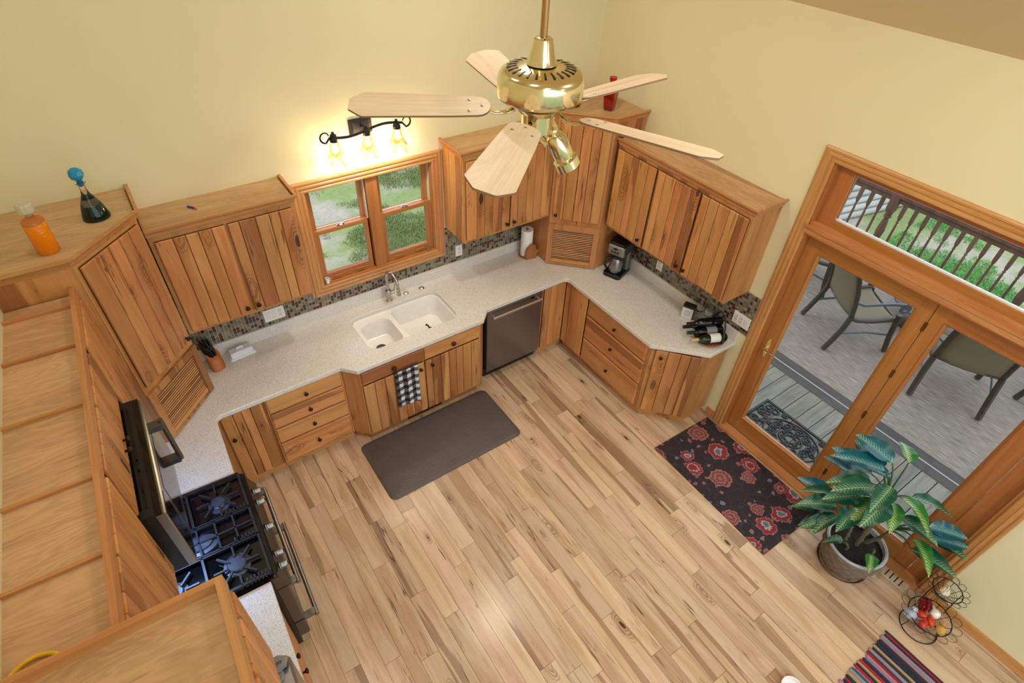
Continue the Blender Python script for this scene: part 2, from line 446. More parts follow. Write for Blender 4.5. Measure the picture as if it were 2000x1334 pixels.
dbox('head_jamb', fir('y'), dr, 0, .14, dy1+.022, dy0-.022, dz1-.022, dz1)
dbox('threshold', oak('y'), dr, -.035, .055, dy1+.0, dy0-.0, 0, .020)
dbox('threshold_sill', plain('sill_metal', srgb(176,172,164), .4, .6), dr, .055, .14, dy1, dy0, -.0, .016)
dbox('side_jamb_panel', fir('z'), dr, .052, .118, -4.116, -4.009, .016, 2.058)
# bar between the leaves and the transom
tb = MB(); tb.box(-.012, .13, dy1+.022+3.205, dy0-.022+3.205, 2.058, 2.150); tb.box(-.022, -.012, dy1+3.20, dy0+3.21, 2.072, 2.132); tb.box(-.028,-.022, dy1+3.20, dy0+3.21, 2.112, 2.130)
tb.obj('transom_bar', oak('y'), dr)
tr = bpy.data.objects.new('transom_sash', None); COL.objects.link(tr); tr.parent = dr; tr.location = (.06, 0, 2.150)
def tbx(n, m, x0,x1,y0,y1,z0,z1): return box(n, m, tr, x0, x1, y0+3.205, y1+3.205, z0-2.15, z1-2.15)
ya, yb = dy0-.022, dy1+.022
tbx('stile', fir('z'), -.02,.03, ya-.115, ya, 2.15, 2.563); tbx('stile', fir('z'), -.02,.03, yb, yb+.115, 2.15, 2.563)
tbx('rail', fir('y'), -.02,.03, yb+.115, ya-.115, 2.15, 2.205); tbx('rail', fir('y'), -.02,.03, yb+.115, ya-.115, 2.528, 2.563)
tbx('glazing_bead', plain('white_bead', srgb(225,228,230), .4), -.004,.012, yb+.115, ya-.115, 2.205, 2.216)
tbx('glass_pane', PM, .002,.008, yb+.115, ya-.115, 2.205, 2.528)
for k, (a, b) in enumerate(((-2.296,-3.190),(-3.194,-4.006))):
    lf = bpy.data.objects.new('door_leaf', None); COL.objects.link(lf); lf.parent = dr; lf.location = (.06, 0, .022)
    g0, g1 = (a-.108, b+.086) if k == 0 else (a-.083, b+.108)
    def lb(n, m, x0,x1,y0,y1,z0,z1): return box(n, m, lf, x0, x1, y0+3.205, y1+3.205, z0-.022, z1-.022)
    lb('stile', fir('z'), 0,.044, g0, a, .022, 2.046); lb('stile', fir('z'), 0,.044, b, g1, .022, 2.046)
    lb('bottom_rail', fir('y'), 0,.044, g1, g0, .022, .190); lb('top_rail', fir('y'), 0,.044, g1, g0, 1.930, 2.046)
    m = MB(); ym, yM = g1+3.205, g0+3.205; z0, z1 = .168, 1.908; e = .018
    for (p, q) in (((ym,z0),(yM,z0)),((yM,z0),(yM,z1)),((yM,z1),(ym,z1)),((ym,z1),(ym,z0))):
        cy, cz = (ym+yM)/2, (z0+z1)/2
        inn = lambda P: (P[0]+(e if P[0]<cy else -e), P[1]+(e if P[1]<cz else -e))
        i, j = inn(p), inn(q)
        m.add([(-.010,*p),(-.010,*q),(.012,*j),(.012,*i),(0,*p),(0,*q)], [(0,1,2,3),(4,5,1,0)])
    m.obj('glazing_moulding', fir('z'), lf)
    lb('glass_pane', PM, .019,.025, g1, g0, .190, 1.930)
    lb('glazing_bead', plain('white_bead', srgb(225,228,230), .4), .010,.018, g1+.018, g0-.018, .188, .206)
    if k == 0:
        h = MB(); yh = -2.348+3.205
        P = [(yh+.017*math.cos(2*PI*i/20), 1.0+.10*math.sin(2*PI*i/20)*(1+.08*math.cos(6*PI*i/20))-.022) for i in range(20)]
        h.loft([[(0,p,q) for p,q in P],[(-.006,p,q) for p,q in P]], True, True)
        h.cyl((-.006,yh,1.005-.022),(-.045,yh,1.005-.022), .010, .009)
        h.tube([(-.045,yh,.983),(-.050,yh-.03,.985),(-.050,yh-.07,.980),(-.046,yh-.105,.990)], [.009,.009,.007,.006])
        h.cyl((-.006,yh,.925),(-.014,yh,.925), .011)
        h.obj('lever_handle', BRASS, lf, smooth=True)['label'] = 'brass lever handle'
    else:
        for zz in (.28, .98, 1.40, 1.82):
            hb = MB(); hb.cyl((-.006,a+3.207,zz-.034),(-.006,a+3.207,zz+.034), .0055); hb.box(-.002,0,a+3.197,a+3.217,zz-.032,zz+.032)
            hb.obj('hinge', plain('antique_brass', srgb(120,82,40), .4, .8), lf, smooth=True)
# baseboard
bb = struct(MB().box(W-.014, W, YB, Y1-.002, 0, .082).box(W-.022, W-.014, YB, Y1-.002, 0, .018).obj('baseboard_right', oak('y')))
bb2 = struct(MB().box(W-.014, W, Y0+.002, -2.10, 0, .082).obj('baseboard_right', oak('y')))
# ---------------------------------------------------------------- cabinet parts
KNOB = MB().lathe([(.006,0),(.006,.010),(.010,.014),(.0155,.019),(.0165,.024),(.013,.029),(.005,.031),(.0,.031)], 14)
def _knobmesh(mb, name):
    me = bpy.data.meshes.new(name); me.from_pydata([(x,-z,y) for x,y,z in mb.v], [], mb.f); me.materials.append(BRONZE)
    me.polygons.foreach_set('use_smooth', [True]*len(me.polygons)); return me
KNOBME = _knobmesh(KNOB, 'knob')
kf = MB().lathe([(.006,0),(.006,.012),(.012,.016),(.012,.022),(.0,.024)], 12)
for k in range(6):
    kf.lathe([(.0,.012),(.0075,.014),(.0085,.019),(.005,.024),(.0,.025)], 8, (.0155*math.cos(k*PI/3), .0155*math.sin(k*PI/3), 0))
FLOWERME = _knobmesh(kf, 'flower_knob'); FLOWERME.materials.clear(); FLOWERME.materials.append(plain('copper_bronze', srgb(84,40,26), .3, .6))
def knob(parent, x, z, y, me=None): return place('knob', me or KNOBME, parent, (x, y, z))

def widths(w, n):
    r = [random.uniform(.75,1.3) for _ in range(n)]; s = sum(r); return [w*a/s for a in r]
def door(parent, loc, rz, w, h, nb=5, kn=None, knots=1.0, fancy=None):
    """slab door of upright boards with v-grooves; loc = lower left corner of its back face, seen from the front"""
    d = MB().box(.001, w-.001, -.010, 0, .001, h-.001).obj('door', DARKGAP, parent, loc, rz)
    x = 0
    for bw in widths(w, nb):
        e = .0016
        o = MB().cbox(-bw/2+(e if x > 0 else 0), bw/2-(e if x+bw < w-.001 else 0), -.012, 0, -h/2, h/2, .0045).obj('board', cabwood('z', knots), d, (x+bw/2, -.010, h/2))
        x += bw
    if kn: knob(d, kn[0], kn[1], -.022, fancy)
    return d
def drawer(parent, loc, rz, w, h, kn=True, fancy=None, knots=.5):
    d = MB().cbox(-w/2, w/2, -.021, 0, -h/2, h/2, .007).obj('drawer_front', cabwood('x', knots), parent, (loc[0]+math.cos(rz)*w/2, loc[1]+math.sin(rz)*w/2, loc[2]+h/2), rz)
    if kn: knob(d, 0, 0, -.021, fancy)
    return d
def crown_strip(name, parent, p0, p1, out, m0, m1, z0, z1, flare=.030, th=.016, mat=None):
    """moulding that leans outward: p0->p1 along its foot (plan), 'out' unit normal, mitre growth m0/m1 at the top"""
    p0, p1, out = Vector(p0), Vector(p1), Vector(out); d = (p1-p0).normalized()
    def sec(p, m):
        prof = [(-.002,z0),(.006,z0),(flare*.55,z0+(z1-z0)*.55),(flare,z1-.010),(flare,z1),(flare-th,z1),(flare-th-.004,z0+(z1-z0)*.4),(-.002,z0+.012)]
        return [((p+out*o+d*(m*max(o,0)))[0], (p+out*o+d*(m*max(o,0)))[1], z) for o, z in prof]
    mid = (p0+p1)/2
    mb = MB(); mb.loft([sec(p0,-m0), sec(p1,m1)], True, True)
    return mb.obj(name, mat or oak('x'), parent)
def wall_cab(label, loc, rz, w, d, z0, z1, doors, left=True, right=True, group=None):
    """hung cabinet, local frame: x along its width, front towards -y, back on y=0"""
    r = thing('wall_cabinet', label, 'cabinet', (loc[0], loc[1], z0), rz, group)
    zt = z1-z0
    box('body', cabwood('z', .3), r, 0, w, -d, 0, 0, zt-.045)
    t = .022
    # face frame, a little proud of the carcase
    f = MB(); f.box(0, w, -d-.004, -d, 0, .032); f.box(0, w, -d-.004, -d, zt-.085, zt-.045); f.box(0,.03,-d-.004,-d,.032,zt-.085); f.box(w-.03,w,-d-.004,-d,.032,zt-.085)
    f.obj('face_frame', cabwood('z', .2), r)
    box('top_board', veneer('x'), r, -.004, w+.004, -d-.012, 0, zt-.045, zt-.016)
    crown_strip('crown_front', r, (0,-d), (w,-d), (0,-1), 1 if left else 0, 1 if right else 0, zt-.060, zt)
    if left: crown_strip('crown_side', r, (0,0), (0,-d), (-1,0), 0, 1, zt-.060, zt)
    if right: crown_strip('crown_side', r, (w,-d), (w,0), (1,0), 1, 0, zt-.060, zt)
    for (a, b, nb, ks) in doors:
        h = zt-.085-.028
        kx = {'l': .028, 'r': b-a-.028}[ks]
        door(r, (a, -d-.004, .028), 0, b-a, h, nb, (kx, .055))
    return r
D_U = .314
ZB, ZTU = 1.412, 2.2225
wall_cab('hickory wall cabinet with two plank doors left of the sink window', (.712,0), 0, 1.6155-.030-.712, D_U, ZB, ZTU,
         [(.026,.426,5,'r'),(.446,.852,5,'l')], left=False)
wall_cab('hickory wall cabinet with two plank doors above the paper towels', (2.886,0), 0, 3.79-2.886, D_U, ZB, ZTU,
         [(.022,.440,5,'r'),(.460,.878,5,'l')], right=False)
wall_cab('hickory wall cabinet with three knotty plank doors above the coffee maker', (W,-.712), -PI/2, 2.057-.712, D_U, ZB, ZTU,
         [(.022,.450,5,'r'),(.478,.896,5,'r'),(.916,1.325,5,'l')], left=False)

# ---------------------------------------------------------------- tall corner cabinets with tambour fronts
def corner_cab(label, sg, a, d):
    """sg=+1 at the left corner, -1 at the right; a = length along each wall, d = depth of its sides"""
    ox = 0 if sg > 0 else W
    r = thing('corner_cabinet', label, 'cabinet', (ox, 0, .9145))
    X = lambda x: sg*x
    zt = 2.380-.9145
    def poly(e=0.0):
        k = e*.4142
        P = [(.031 if sg > 0 else .002,-.002),(a+e,-.002),(a+e,-d-k),(d+k,-a-e),(.003,-a-e)]
        P = [(X(x),y) for x, y in P]
        return P[::-1] if sg > 0 else P
    b = MB(); b.prism(poly(), .0, zt-.04); b.obj('body', cabwood('z', .3), r)
    b = MB(); b.prism(poly(.004), zt-.04, zt-.022); b.obj('top_board', veneer('x'), r)
    s2 = math.sqrt(.5); k = .4142
    if sg > 0:
        segs = [((a,0),(a,-d),(1,0)), ((a,-d),(d,-a),(s2,-s2)), ((d,-a),(0,-a),(0,-1))]
        mit = [(0,k),(k,k),(k,0)]
    else:
        segs = [((-a,0),(-a,-d),(-1,0)), ((-a,-d),(-d,-a),(-s2,-s2)), ((-d,-a),(0,-a),(0,-1))]
        mit = [(0,k),(k,k),(k,0)]
    for (p, q, o), (m0, m1) in zip(segs, mit):
        crown_strip('crown_strip', r, p, q, o, m0, m1, zt-.058, zt, .032, .018)
    # diagonal front: local frame along the face
    L = (a-d)*math.sqrt(2); rz = PI/4 if sg > 0 else -PI/4
    base = (d, -a) if sg > 0 else (-a, -d)
    u = Vector((math.cos(rz), math.sin(rz))); n = Vector((math.sin(rz), -math.cos(rz)))
    def at(x, off=0): p = Vector(base)+u*x+n*off; return (p[0], p[1])
    fr = MB()   # stiles of the face frame
    fr.box(0,.032,-.006,0,0,zt-.058); fr.box(L-.032,L,-.006,0,0,zt-.058); fr.box(.032,L-.032,-.006,0,zt-.10,zt-.058); fr.box(.032,L-.032,-.006,0,.43,.50)
    fr.obj('face_frame', cabwood('z', .2), r, (*at(0),0), rz)
    dw = L-.05
    door(r, (*at(.025,.006), 1.412-.9145), rz, dw, 2.305-1.412, 5, ((dw-.03) if sg > 0 else .03, .05), knots=1.3)
    t = MB(); z0, z1 = .012, .445   # tambour frame
    t.box(.0,.050,-.020,0,z0,z1); t.box(L-.050,L,-.020,0,z0,z1); t.box(.050,L-.050,-.020,0,z1-.055,z1); t.box(.050,L-.050,-.020,0,z0,z0+.018)
    tf = t.obj('tambour_frame', cabwood('z', .1), r, (*at(0,.004),0), rz)
    tb = box('tambour_door', DARKGAP, r, 0, .01, 0, .01, 0, .01); 
    m2 = MB().box(.050,L-.050,-.004,0,z0+.018,z1-.055); bpy.data.objects.remove(tb)
    tb = m2.obj('tambour_door', DARKGAP, r, (*at(0,.004),0), rz)
    sl = MB(); q = 6; hh = .0125
    sl.loft([[(x, -.003-.006*math.sin(PI*i/q), hh*(i/q)) for i in range(q+1)] for x in (.051,L-.051)], closed=False)
    me = bpy.data.meshes.new('slat'); me.from_pydata(sl.v, [], [f[::-1] for f in sl.f]); me.materials.append(cabwood('x', 0)); me.polygons.foreach_set('use_smooth',[True]*len(me.polygons))
    z = z0+.018+.040
    while z+hh < z1-.055:
        place('slat', me, tb, (0,0,z)); z += .0188
    box('lift_rail', cabwood('x', 0), tb, .051, L-.051, -.014, 0, z0+.020, z0+.055)
    return r
corner_cab('tall corner cabinet with tambour front, orange decanter on top', 1, .700, .352)
corner_cab('tall corner cabinet with tambour front, red decanter on top', -1, .668, .336)

# ---------------------------------------------------------------- cabinets above the range and refrigerator
D_L = .300
yA, yB = -.706, -2.765
Lw = yA-yB
r = thing('wall_cabinet_run', 'long hickory wall cabinet over the range with cleats across its open top', 'cabinet', (*LG(0,yB), 1.412), RZL)
zt = 2.2225-1.412
mwx0, mwx1 = -1.985-yB, -1.188-yB      # microwave bay in local x
b = MB(); b.box(0, mwx0, -D_L, 0, 0, zt-.055); b.box(mwx0, mwx1, -D_L, 0, 1.808-1.412, zt-.055); b.box(mwx1, Lw, -D_L, 0, 0, zt-.055)
b.obj('body', cabwood('z', .3), r)
box('top_board', veneer('y'), r, 0, Lw, -D_L, 0, zt-.055, zt-.043)
box('front_lip', oak('x'), r, 0, Lw, -D_L-.018, -D_L+.004, zt-.056, zt)
for yy in (-.815, -1.150, -1.575, -2.005, -2.365):
    xx = yy-yB
    box('cleat', oak('y'), r, xx-.007, xx+.007, -D_L+.004, 0, zt-.043, zt-.027)
f = MB(); f.box(0, mwx0, -D_L-.004, -D_L, 0, .03); f.box(mwx1, Lw, -D_L-.004, -D_L, 0, .03); f.obj('face_frame', cabwood('x', .2), r)
h = zt-.060-.03
door(r, (Lw-.44,-D_L-.004,.03), 0, .41, h, 5, (.03,.05))
for (a, b2) in ((mwx0+.015, (mwx0+mwx1)/2-.006), ((mwx0+mwx1)/2+.006, mwx1-.015)):
    door(r, (a,-D_L-.004,.425), 0, b2-a, zt-.060-.425, 5, ((b2-a-.03) if a < .9 else .03, .045))
for (a, b2) in ((.02, mwx0/2-.006), (mwx0/2+.006, mwx0-.02)):
    door(r, (a,-D_L-.004,.03), 0, b2-a, h, 5, ((b2-a-.03) if a < .2 else .03, .05))

yF0, yF1 = -2.782, -3.70
r = thing('refrigerator_cabinet', 'deep hickory cabinet over the refrigerator with rimmed open top', 'cabinet', (*LG(0,yF1), 1.79), RZL)
Lf = yF0-yF1; DF = .622; zt = 2.380-1.79
box('body', cabwood('z', .3), r, 0, Lf, -DF, 0, 0, zt-.06)
box('top_board', veneer('y'), r, 0, Lf, -DF, 0, zt-.06, zt-.046)
box('rim_front', oak('x'), r, 0, Lf+.010, -DF-.016, -DF+.008, zt-.062, zt)
box('rim_side', oak('y'), r, Lf-.010, Lf+.010, -DF+.008, 0, zt-.085, zt)
for k in (0, 1): door(r, (.012+k*.455,-DF-.002,.03), 0, .44, zt-.062-.045, 5, (.41 if k == 0 else .03, .05))
# side gable that carries it down to the floor
# ---------------------------------------------------------------- base cabinets
ZBC = .873     # underside of the worktop
def toe(parent, x0, x1, d, mat=None): return box('toe_kick', mat or cabwood('x', .2), parent, x0, x1, -d+.035, -.05, 0, .095)
def base_frame(r, w, d, verts, rails):
    f = MB()
    for a, b in verts: f.box(a, b, -d-.004, -d, .095, ZBC)
    for a, b in rails: f.box(verts[0][1], verts[-1][0], -d-.004, -d, a, b)
    f.obj('face_frame', cabwood('z', .2), r)
YF = .605
r = thing('base_cabinet', 'corner base cabinet with one plank door beside the range', 'cabinet', (.012,0,0))
box('body', cabwood('z', .3), r, .03, .962, -YF, -.02, .095, ZBC); toe(r, .5, .962, YF)
door(r, (.655,-YF-.001,.115), 0, .290, ZBC-.135, 4, (.035, .50), knots=1.2)
r = thing('base_cabinet', 'narrow base cabinet between the corner and the range', 'cabinet', (*LG(0,-1.182),0), RZL)
box('body', cabwood('z', .3), r, 0, .535, -YF, -.02, .095, ZBC); toe(r, 0, .535, YF)
door(r, (.02,-YF-.001,.115), 0, .45, ZBC-.135, 4, (.03, .68))
r = thing('base_cabinet', 'base cabinet with four drawers left of the sink', 'cabinet', (.978,0,0))
box('body', cabwood('z', .3), r, 0, .600, -YF, -.02, .095, ZBC); toe(r, 0, .600, YF)
base_frame(r, .6, YF, [(0,.02),(.575,.600)], [(.095,.115)])
z = .118
for hh in (.225, .158, .158, .158):
    drawer(r, (.010,-YF-.004,z), 0, .572, hh); z += hh+.016
# sink base, stepped forward with angled sides
r = thing('sink_base_cabinet', 'base cabinet under the sink stepped forward with angled sides', 'cabinet', (0,0,0))
YS = .708
P = [(1.582,-.05),(1.582,-YF),(1.676,-YS),(2.800,-YS),(2.896,-YF),(2.896,-.05)]
# floor of the carcase, sides and front wall leave room for the bowls
b = MB(); b.prism([(1.582,-YF),(1.676,-YS),(2.800,-YS),(2.896,-YF)], .095, ZBC); b.box(1.582,1.600,-YF,-.05,.095,ZBC); b.box(2.878,2.896,-YF,-.05,.095,ZBC); b.box(1.600,2.878,-YF,-.05,.095,.115)
b.obj('body', cabwood('z', .3), r)
MB().prism([(1.60,-.1),(1.60,-YF+.03),(1.70,-YS+.035),(2.78,-YS+.035),(2.875,-YF+.03),(2.875,-.1)][::1], 0, .095).obj('toe_kick', cabwood('x', .2), r)
f = MB(); f.box(1.676,1.70,-YS-.004,-YS,.095,ZBC); f.box(2.776,2.80,-YS-.004,-YS,.095,ZBC); f.box(2.226,2.25,-YS-.004,-YS,.095,ZBC); f.box(1.70,2.776,-YS-.004,-YS,.095,.112); f.obj('face_frame', cabwood('z',.2), r)
for k, a in enumerate((1.690, 2.244)):
    drawer(r, (a,-YS-.004,.712), 0, .540, .132, True, FLOWERME)
    door(r, (a,-YS-.004,.112), 0, .540, .585, 7, ((.50 if k == 0 else .055), .53), knots=1.4)
v = MB(); v.box(2.05,2.40,-YS+.030,-YS+.036,.022,.078)
for k in range(17): v.box(2.06+k*.020,2.068+k*.020,-YS+.024,-YS+.030,.028,.072)
v.obj('toe_vent', BLACKM, r)['label'] = 'slim black grille'
r = thing('base_cabinet', 'corner base cabinet beside the dishwasher with plain panel', 'cabinet', (3.562,0,0))
box('body', cabwood('z', .3), r, 0, W-3.562-.012, -YF, -.02, .095, ZBC); toe(r, 0, .32, YF)
door(r, (.010,-YF-.001,.115), 0, .258, ZBC-.135, 3, None, knots=.6)
r = thing('base_cabinet', 'filler base cabinet with plain panel in the corner by the drawers', 'cabinet', (W,-YF-.008,0), -PI/2)
box('body', cabwood('z', .3), r, 0, .335, -YF, -.02, .095, ZBC); toe(r, .0, .335, YF-.0)
door(r, (.022,-YF-.001,.115), 0, .305, ZBC-.135, 3, None, knots=.4)
r = thing('base_cabinet', 'base cabinet with three wide drawers under the coffee maker counter', 'cabinet', (W,-.951,0), -PI/2)
box('body', cabwood('z', .3), r, 0, .790, -YF, -.02, .095, ZBC); toe(r, 0, .790, YF)
base_frame(r, .79, YF, [(0,.02),(.755,.790)], [(.095,.12)])
z = .122
for hh in (.262, .262, .180):
    drawer(r, (.010,-YF-.004,z), 0, .752, hh); z += hh+.016
r = thing('base_cabinet', 'angled end base cabinet with one plank door near the french door', 'cabinet', (0,0,0))
A, B2 = (W-YF,-1.744), (4.140,-2.075)
MB().prism([(W-.02,-1.744),(A[0],A[1]),(B2[0],B2[1]),(W-.02,-2.075)], .095, ZBC).obj('body', cabwood('z', .3), r)
MB().prism([(W-.02,-1.744),(A[0]+.035,A[1]),(B2[0]+.02,B2[1]+.03),(W-.02,-2.045)], 0, .095).obj('toe_kick', cabwood('x', .2), r)
ang = math.atan2(B2[1]-A[1], B2[0]-A[0]); Ld = math.hypot(B2[0]-A[0], B2[1]-A[1])
door(r, (A[0]+math.cos(ang)*.04, A[1]+math.sin(ang)*.04, .115), ang, Ld-.07, ZBC-.135, 4, (.05, .675), knots=.5)
r = thing('base_cabinet', 'base cabinet with drawers between range and refrigerator', 'cabinet', (*LG(0,-2.775),0), RZL)
box('body', cabwood('z', .3), r, 0, .770, -YF, -.02, .095, ZBC); toe(r, 0, .770, YF)
z = .118
for hh in (.300, .230, .180):
    drawer(r, (.012,-YF-.004,z), 0, .745, hh); z += hh+.016

# ---------------------------------------------------------------- worktops
def fill_prism(outer, holes, z0, z1, name, mat, parent=None):
    bm = bmesh.new()
    loops = []
    for P in [outer]+holes:
        vs = [bm.verts.new((x,y,z1)) for x, y in P]
        for i in range(len(vs)): bm.edges.new((vs[i], vs[(i+1)%len(vs)]))
        loops.append(vs)
    bmesh.ops.triangle_fill(bm, use_beauty=True, use_dissolve=False, edges=bm.edges[:])
    for f in bm.faces:
        f.normal_update()
        if f.normal.z < 0: f.normal_flip()
    top = list(bm.faces)
    lo = {}
    for vs in loops:
        for v in vs: lo[v] = bm.verts.new((v.co.x, v.co.y, z0))
    for f in top: bm.faces.new([lo[v] for v in f.verts][::-1])
    for vs in loops:
        n = len(vs)
        for i in range(n): bm.faces.new((vs[i], vs[(i+1)%n], lo[vs[(i+1)%n]], lo[vs[i]]))
    bmesh.ops.recalc_face_normals(bm, faces=bm.faces[:])
    me = bpy.data.meshes.new(name); bm.to_mesh(me); bm.free(); me.materials.append(mat)
    return place(name, me, parent)
Dp = .648; R = .045
def arc(cx, cy, r, a0, a1, n=6): return [(cx+r*math.cos(math.radians(a0+(a1-a0)*i/n)), cy+r*math.sin(math.radians(a0+(a1-a0)*i/n))) for i in range(n+1)]
outer = [LG(.006,-.004),(W-.004,-.002),(W-.004,-2.118),(4.150,-2.112),(W-Dp,-1.752)]
outer += arc(W-Dp-R, -Dp-R, R, 0, 90) + [(2.916,-Dp),(2.812,-.752),(1.658,-.752),(1.563,-Dp)] + arc(Dp+R, -Dp-R, R, 90, 180)
outer += [LG(Dp,-1.186), LG(.006,-1.186)]
hole = rrect(1.845, 2.662, -.600, -.150, .085, 6)
ct = thing('countertop', 'pale speckled quartz worktop around the sink', 'countertop', (2.2,0,.874))
c = fill_prism([(x-2.2,y) for x,y in outer], [[(x-2.2,y) for x,y in hole]], 0, .040, 'slab', QUARTZ, ct)
bv = c.modifiers.new('edge', 'BEVEL'); bv.width = .006; bv.segments = 2; bv.angle_limit = math.radians(50)
box('upstand', QUARTZ, ct, .702-2.2, 3.786-2.2, -.022, -.001, .0402, .148)
box('upstand', QUARTZ, ct, W-.022-2.2, W-.001-2.2, -2.110, -.671, .0402, .148)
ct = thing('countertop', 'short speckled quartz worktop between range and refrigerator', 'countertop', (*LG(0,-2.775),.874), RZL)
MB().box(0, .778, -Dp, -.004, 0, .040).obj('slab', QUARTZ, ct)
# ---------------------------------------------------------------- sink, tap
sk = thing('kitchen_sink', 'white enamel double bowl sink set into the worktop', 'sink', (2.25,-.375,.70))
def S(P): return [(x-2.25, y+.375) for x, y in P]
small = rrect(1.885, 2.158, -.585, -.235, .075, 6); big = rrect(2.196, 2.652, -.592, -.160, .080, 6)
ho = rrect(1.836, 2.671, -.609, -.141, .09, 6)
fill_prism(S(ho), [S(small), S(big)], .165, .174, 'ledge', SINKW, sk)
def bowl(P, depth, name, cx, cy):
    mb = MB(); L = []
    for s_, z in ((1.0,.174),(.985,.16),(.955,.174-depth*.6),(.93,.174-depth+.03),(.88,.174-depth+.008),(.78,.174-depth),(.15,.174-depth-.006)):
        L.append([(cx+(x-cx)*s_-2.25, cy+(y-cy)*s_+.375, z) for x, y in P])
    mb.loft([l[::-1] for l in L], False, True)
    return mb.obj(name, SINKW, sk, smooth=True)
bowl(small, .165, 'small_bowl', 2.02, -.41); bowl(big, .200, 'large_bowl', 2.424, -.376)
for (x, y, z, m) in ((2.005,-.40,.174-.165,DSTEEL),(2.325,-.415,.174-.20,CHROME)):
    d = MB(); d.lathe([(.046,.000),(.046,.004),(.036,.005),(.033,-.004),(.010,-.004),(.008,.003),(.0,.003)], 24, (x-2.25,y+.375,z))
    for k in range(10): d.lathe([(.004,-.003),(.004,-.0015),(0,-.0015)], 6, (x-2.25+.022*math.cos(k*PI/5), y+.375+.022*math.sin(k*PI/5), z))
    d.obj('drain', m, sk, smooth=True)
# little dark scrubber in the bowl
sb = thing('sink_scrubber', 'small black and blue scrubber lying in the large sink bowl', 'scrubber', (2.47,-.40,.704), .6)
MB().rbox(-.022,.022,-.012,.012,0,.016,.006).obj('head', BLACKM, sb)
MB().tube([(.0,.0,.016),(.004,.02,.035),(.0,.04,.045)], [.009,.007,.010], 8).obj('grip', BLACKM, sb, smooth=True)
MB().rbox(-.035,-.018,-.010,.004,0,.006,.004).obj('blade', plain('blue_plastic', srgb(70,110,190), .4), sb)

fa = thing('kitchen_faucet', 'satin nickel gooseneck faucet behind the sink', 'faucet', (2.250,-.085,.9145))
MB().lathe([(.030,0),(.030,.006),(.025,.012),(.024,.10),(.026,.104),(.024,.112),(.018,.118),(0,.118)], 20).obj('base', CHROME, fa, smooth=True)
path = [(0,0,.11),(0,0,.24)]
for k in range(13):
    t = PI*k/12*1.06; path.append((.012*(1-math.cos(t)), -.085*(1-math.cos(t)), .25+.085*math.sin(t)))
MB().tube(path, .0125, 12).obj('spout', CHROME, fa, smooth=True)
e = path[-1]
MB().cyl(e, (e[0]+.004,e[1]+.000,e[2]-.075), .015, .020, 14).obj('spray_head', CHROME, fa, smooth=True)
h = MB(); h.cyl((.020,0,.075),(.055,0,.075), .016, .016); h.tube([(.048,0,.075),(.058,-.004,.10),(.070,-.006,.16)], [.008,.007,.005]); h.obj('lever', CHROME, fa, smooth=True)
for (x, y, lab, nm) in ((2.420,-.070,'round nickel soap dispenser cap next to the faucet','soap_dispenser_cap'),(2.575,-.075,'low round nickel air switch button at the sink back edge','air_switch_button')):
    o = thing(nm, lab, 'sink fitting', (x,y,.9145))
    MB().lathe([(.024,0),(.024,.006),(.018,.010),(.016,.020 if 'soap' in nm else .012),(.0,.022 if 'soap' in nm else .013)], 18).obj('cap', CHROME if 'soap' not in nm else plain('nickel_pale', srgb(206,204,196), .3, .7), o, smooth=True)
    MB().lathe([(.027,0),(.027,.002),(.0,.002)], 18).obj('collar', CHROME, o, smooth=True)

# ---------------------------------------------------------------- dishwasher
dw = thing('dishwasher', 'stainless steel dishwasher with bar handle', 'dishwasher', (2.922,0,0))
wd = .622
box('tub', BLACKM, dw, .004, wd-.004, -.585, -.02, .10, .868)
MB().cbox(.003, wd-.003, -.632, -.585, .105, .852, .006).obj('door', plain('dishwasher_steel', srgb(132,131,134), .30, .9), dw)
MB().box(.006, wd-.006, -.628, -.585, .8525, .868).obj('control_strip', BLACKG, dw)
hd = MB(); hd.cyl((.04,-.672,.800),(wd-.04,-.672,.800), .0125, n=14)
for x in (.06, wd-.06): hd.cyl((x,-.632,.800),(x,-.672,.800), .009)
hd.obj('handle', plain('bright_steel', srgb(214,214,216), .25, .9), dw, smooth=True)
MB().box(wd-.14,wd-.10,-.6335,-.632,.815,.835).obj('badge', BLACKG, dw)
box('toe_panel', BLACKM, dw, .004, wd-.004, -.57, -.30, 0, .10)

# ---------------------------------------------------------------- range
RY0, RY1 = -1.985, -1.192
rg = thing('gas_range', 'black and stainless gas range with double oven handles', 'stove', (*LG(0,RY0),0), RZL)
rw = RY1-RY0
box('body', plain('range_black', srgb(22,22,24), .35), rg, .004, rw-.004, -.655, -.025, .02, .900)
ck = MB(); ck.rbox(0, rw, -.702, -.025, .900, .926, .03, 5, .006); ck.obj('cooktop', BLACKG, rg)
box('back_rail', BLACKM, rg, .01, rw-.01, -.075, -.027, .926, .946)
cp = MB(); cp.hexa([(.004,-.738,.770),(rw-.004,-.738,.770),(rw-.004,-.655,.770),(.004,-.655,.770),(.004,-.692,.895),(rw-.004,-.692,.895),(rw-.004,-.655,.895),(.004,-.655,.895)]); cp.obj('control_panel', DSTEEL, rg)
for x in (.10, .185, .385, .585, .675):
    kb = MB()
    L = [(.027,0),(.027,.006),(.021,.010),(.020,.040),(.017,.045),(.0,.046)]
    kb.loft([[(x+rr*math.cos(2*PI*i/18), -.712-zz, .835+rr*math.sin(2*PI*i/18)) for i in range(18)] for rr, zz in L[:-1]], False, True)
    k_ = kb.obj('control_knob', STEEL, rg, smooth=True)
    MB().box(x-.003,x+.003,-.762,-.758,.822,.852).obj('pointer', BLACKM, k_)
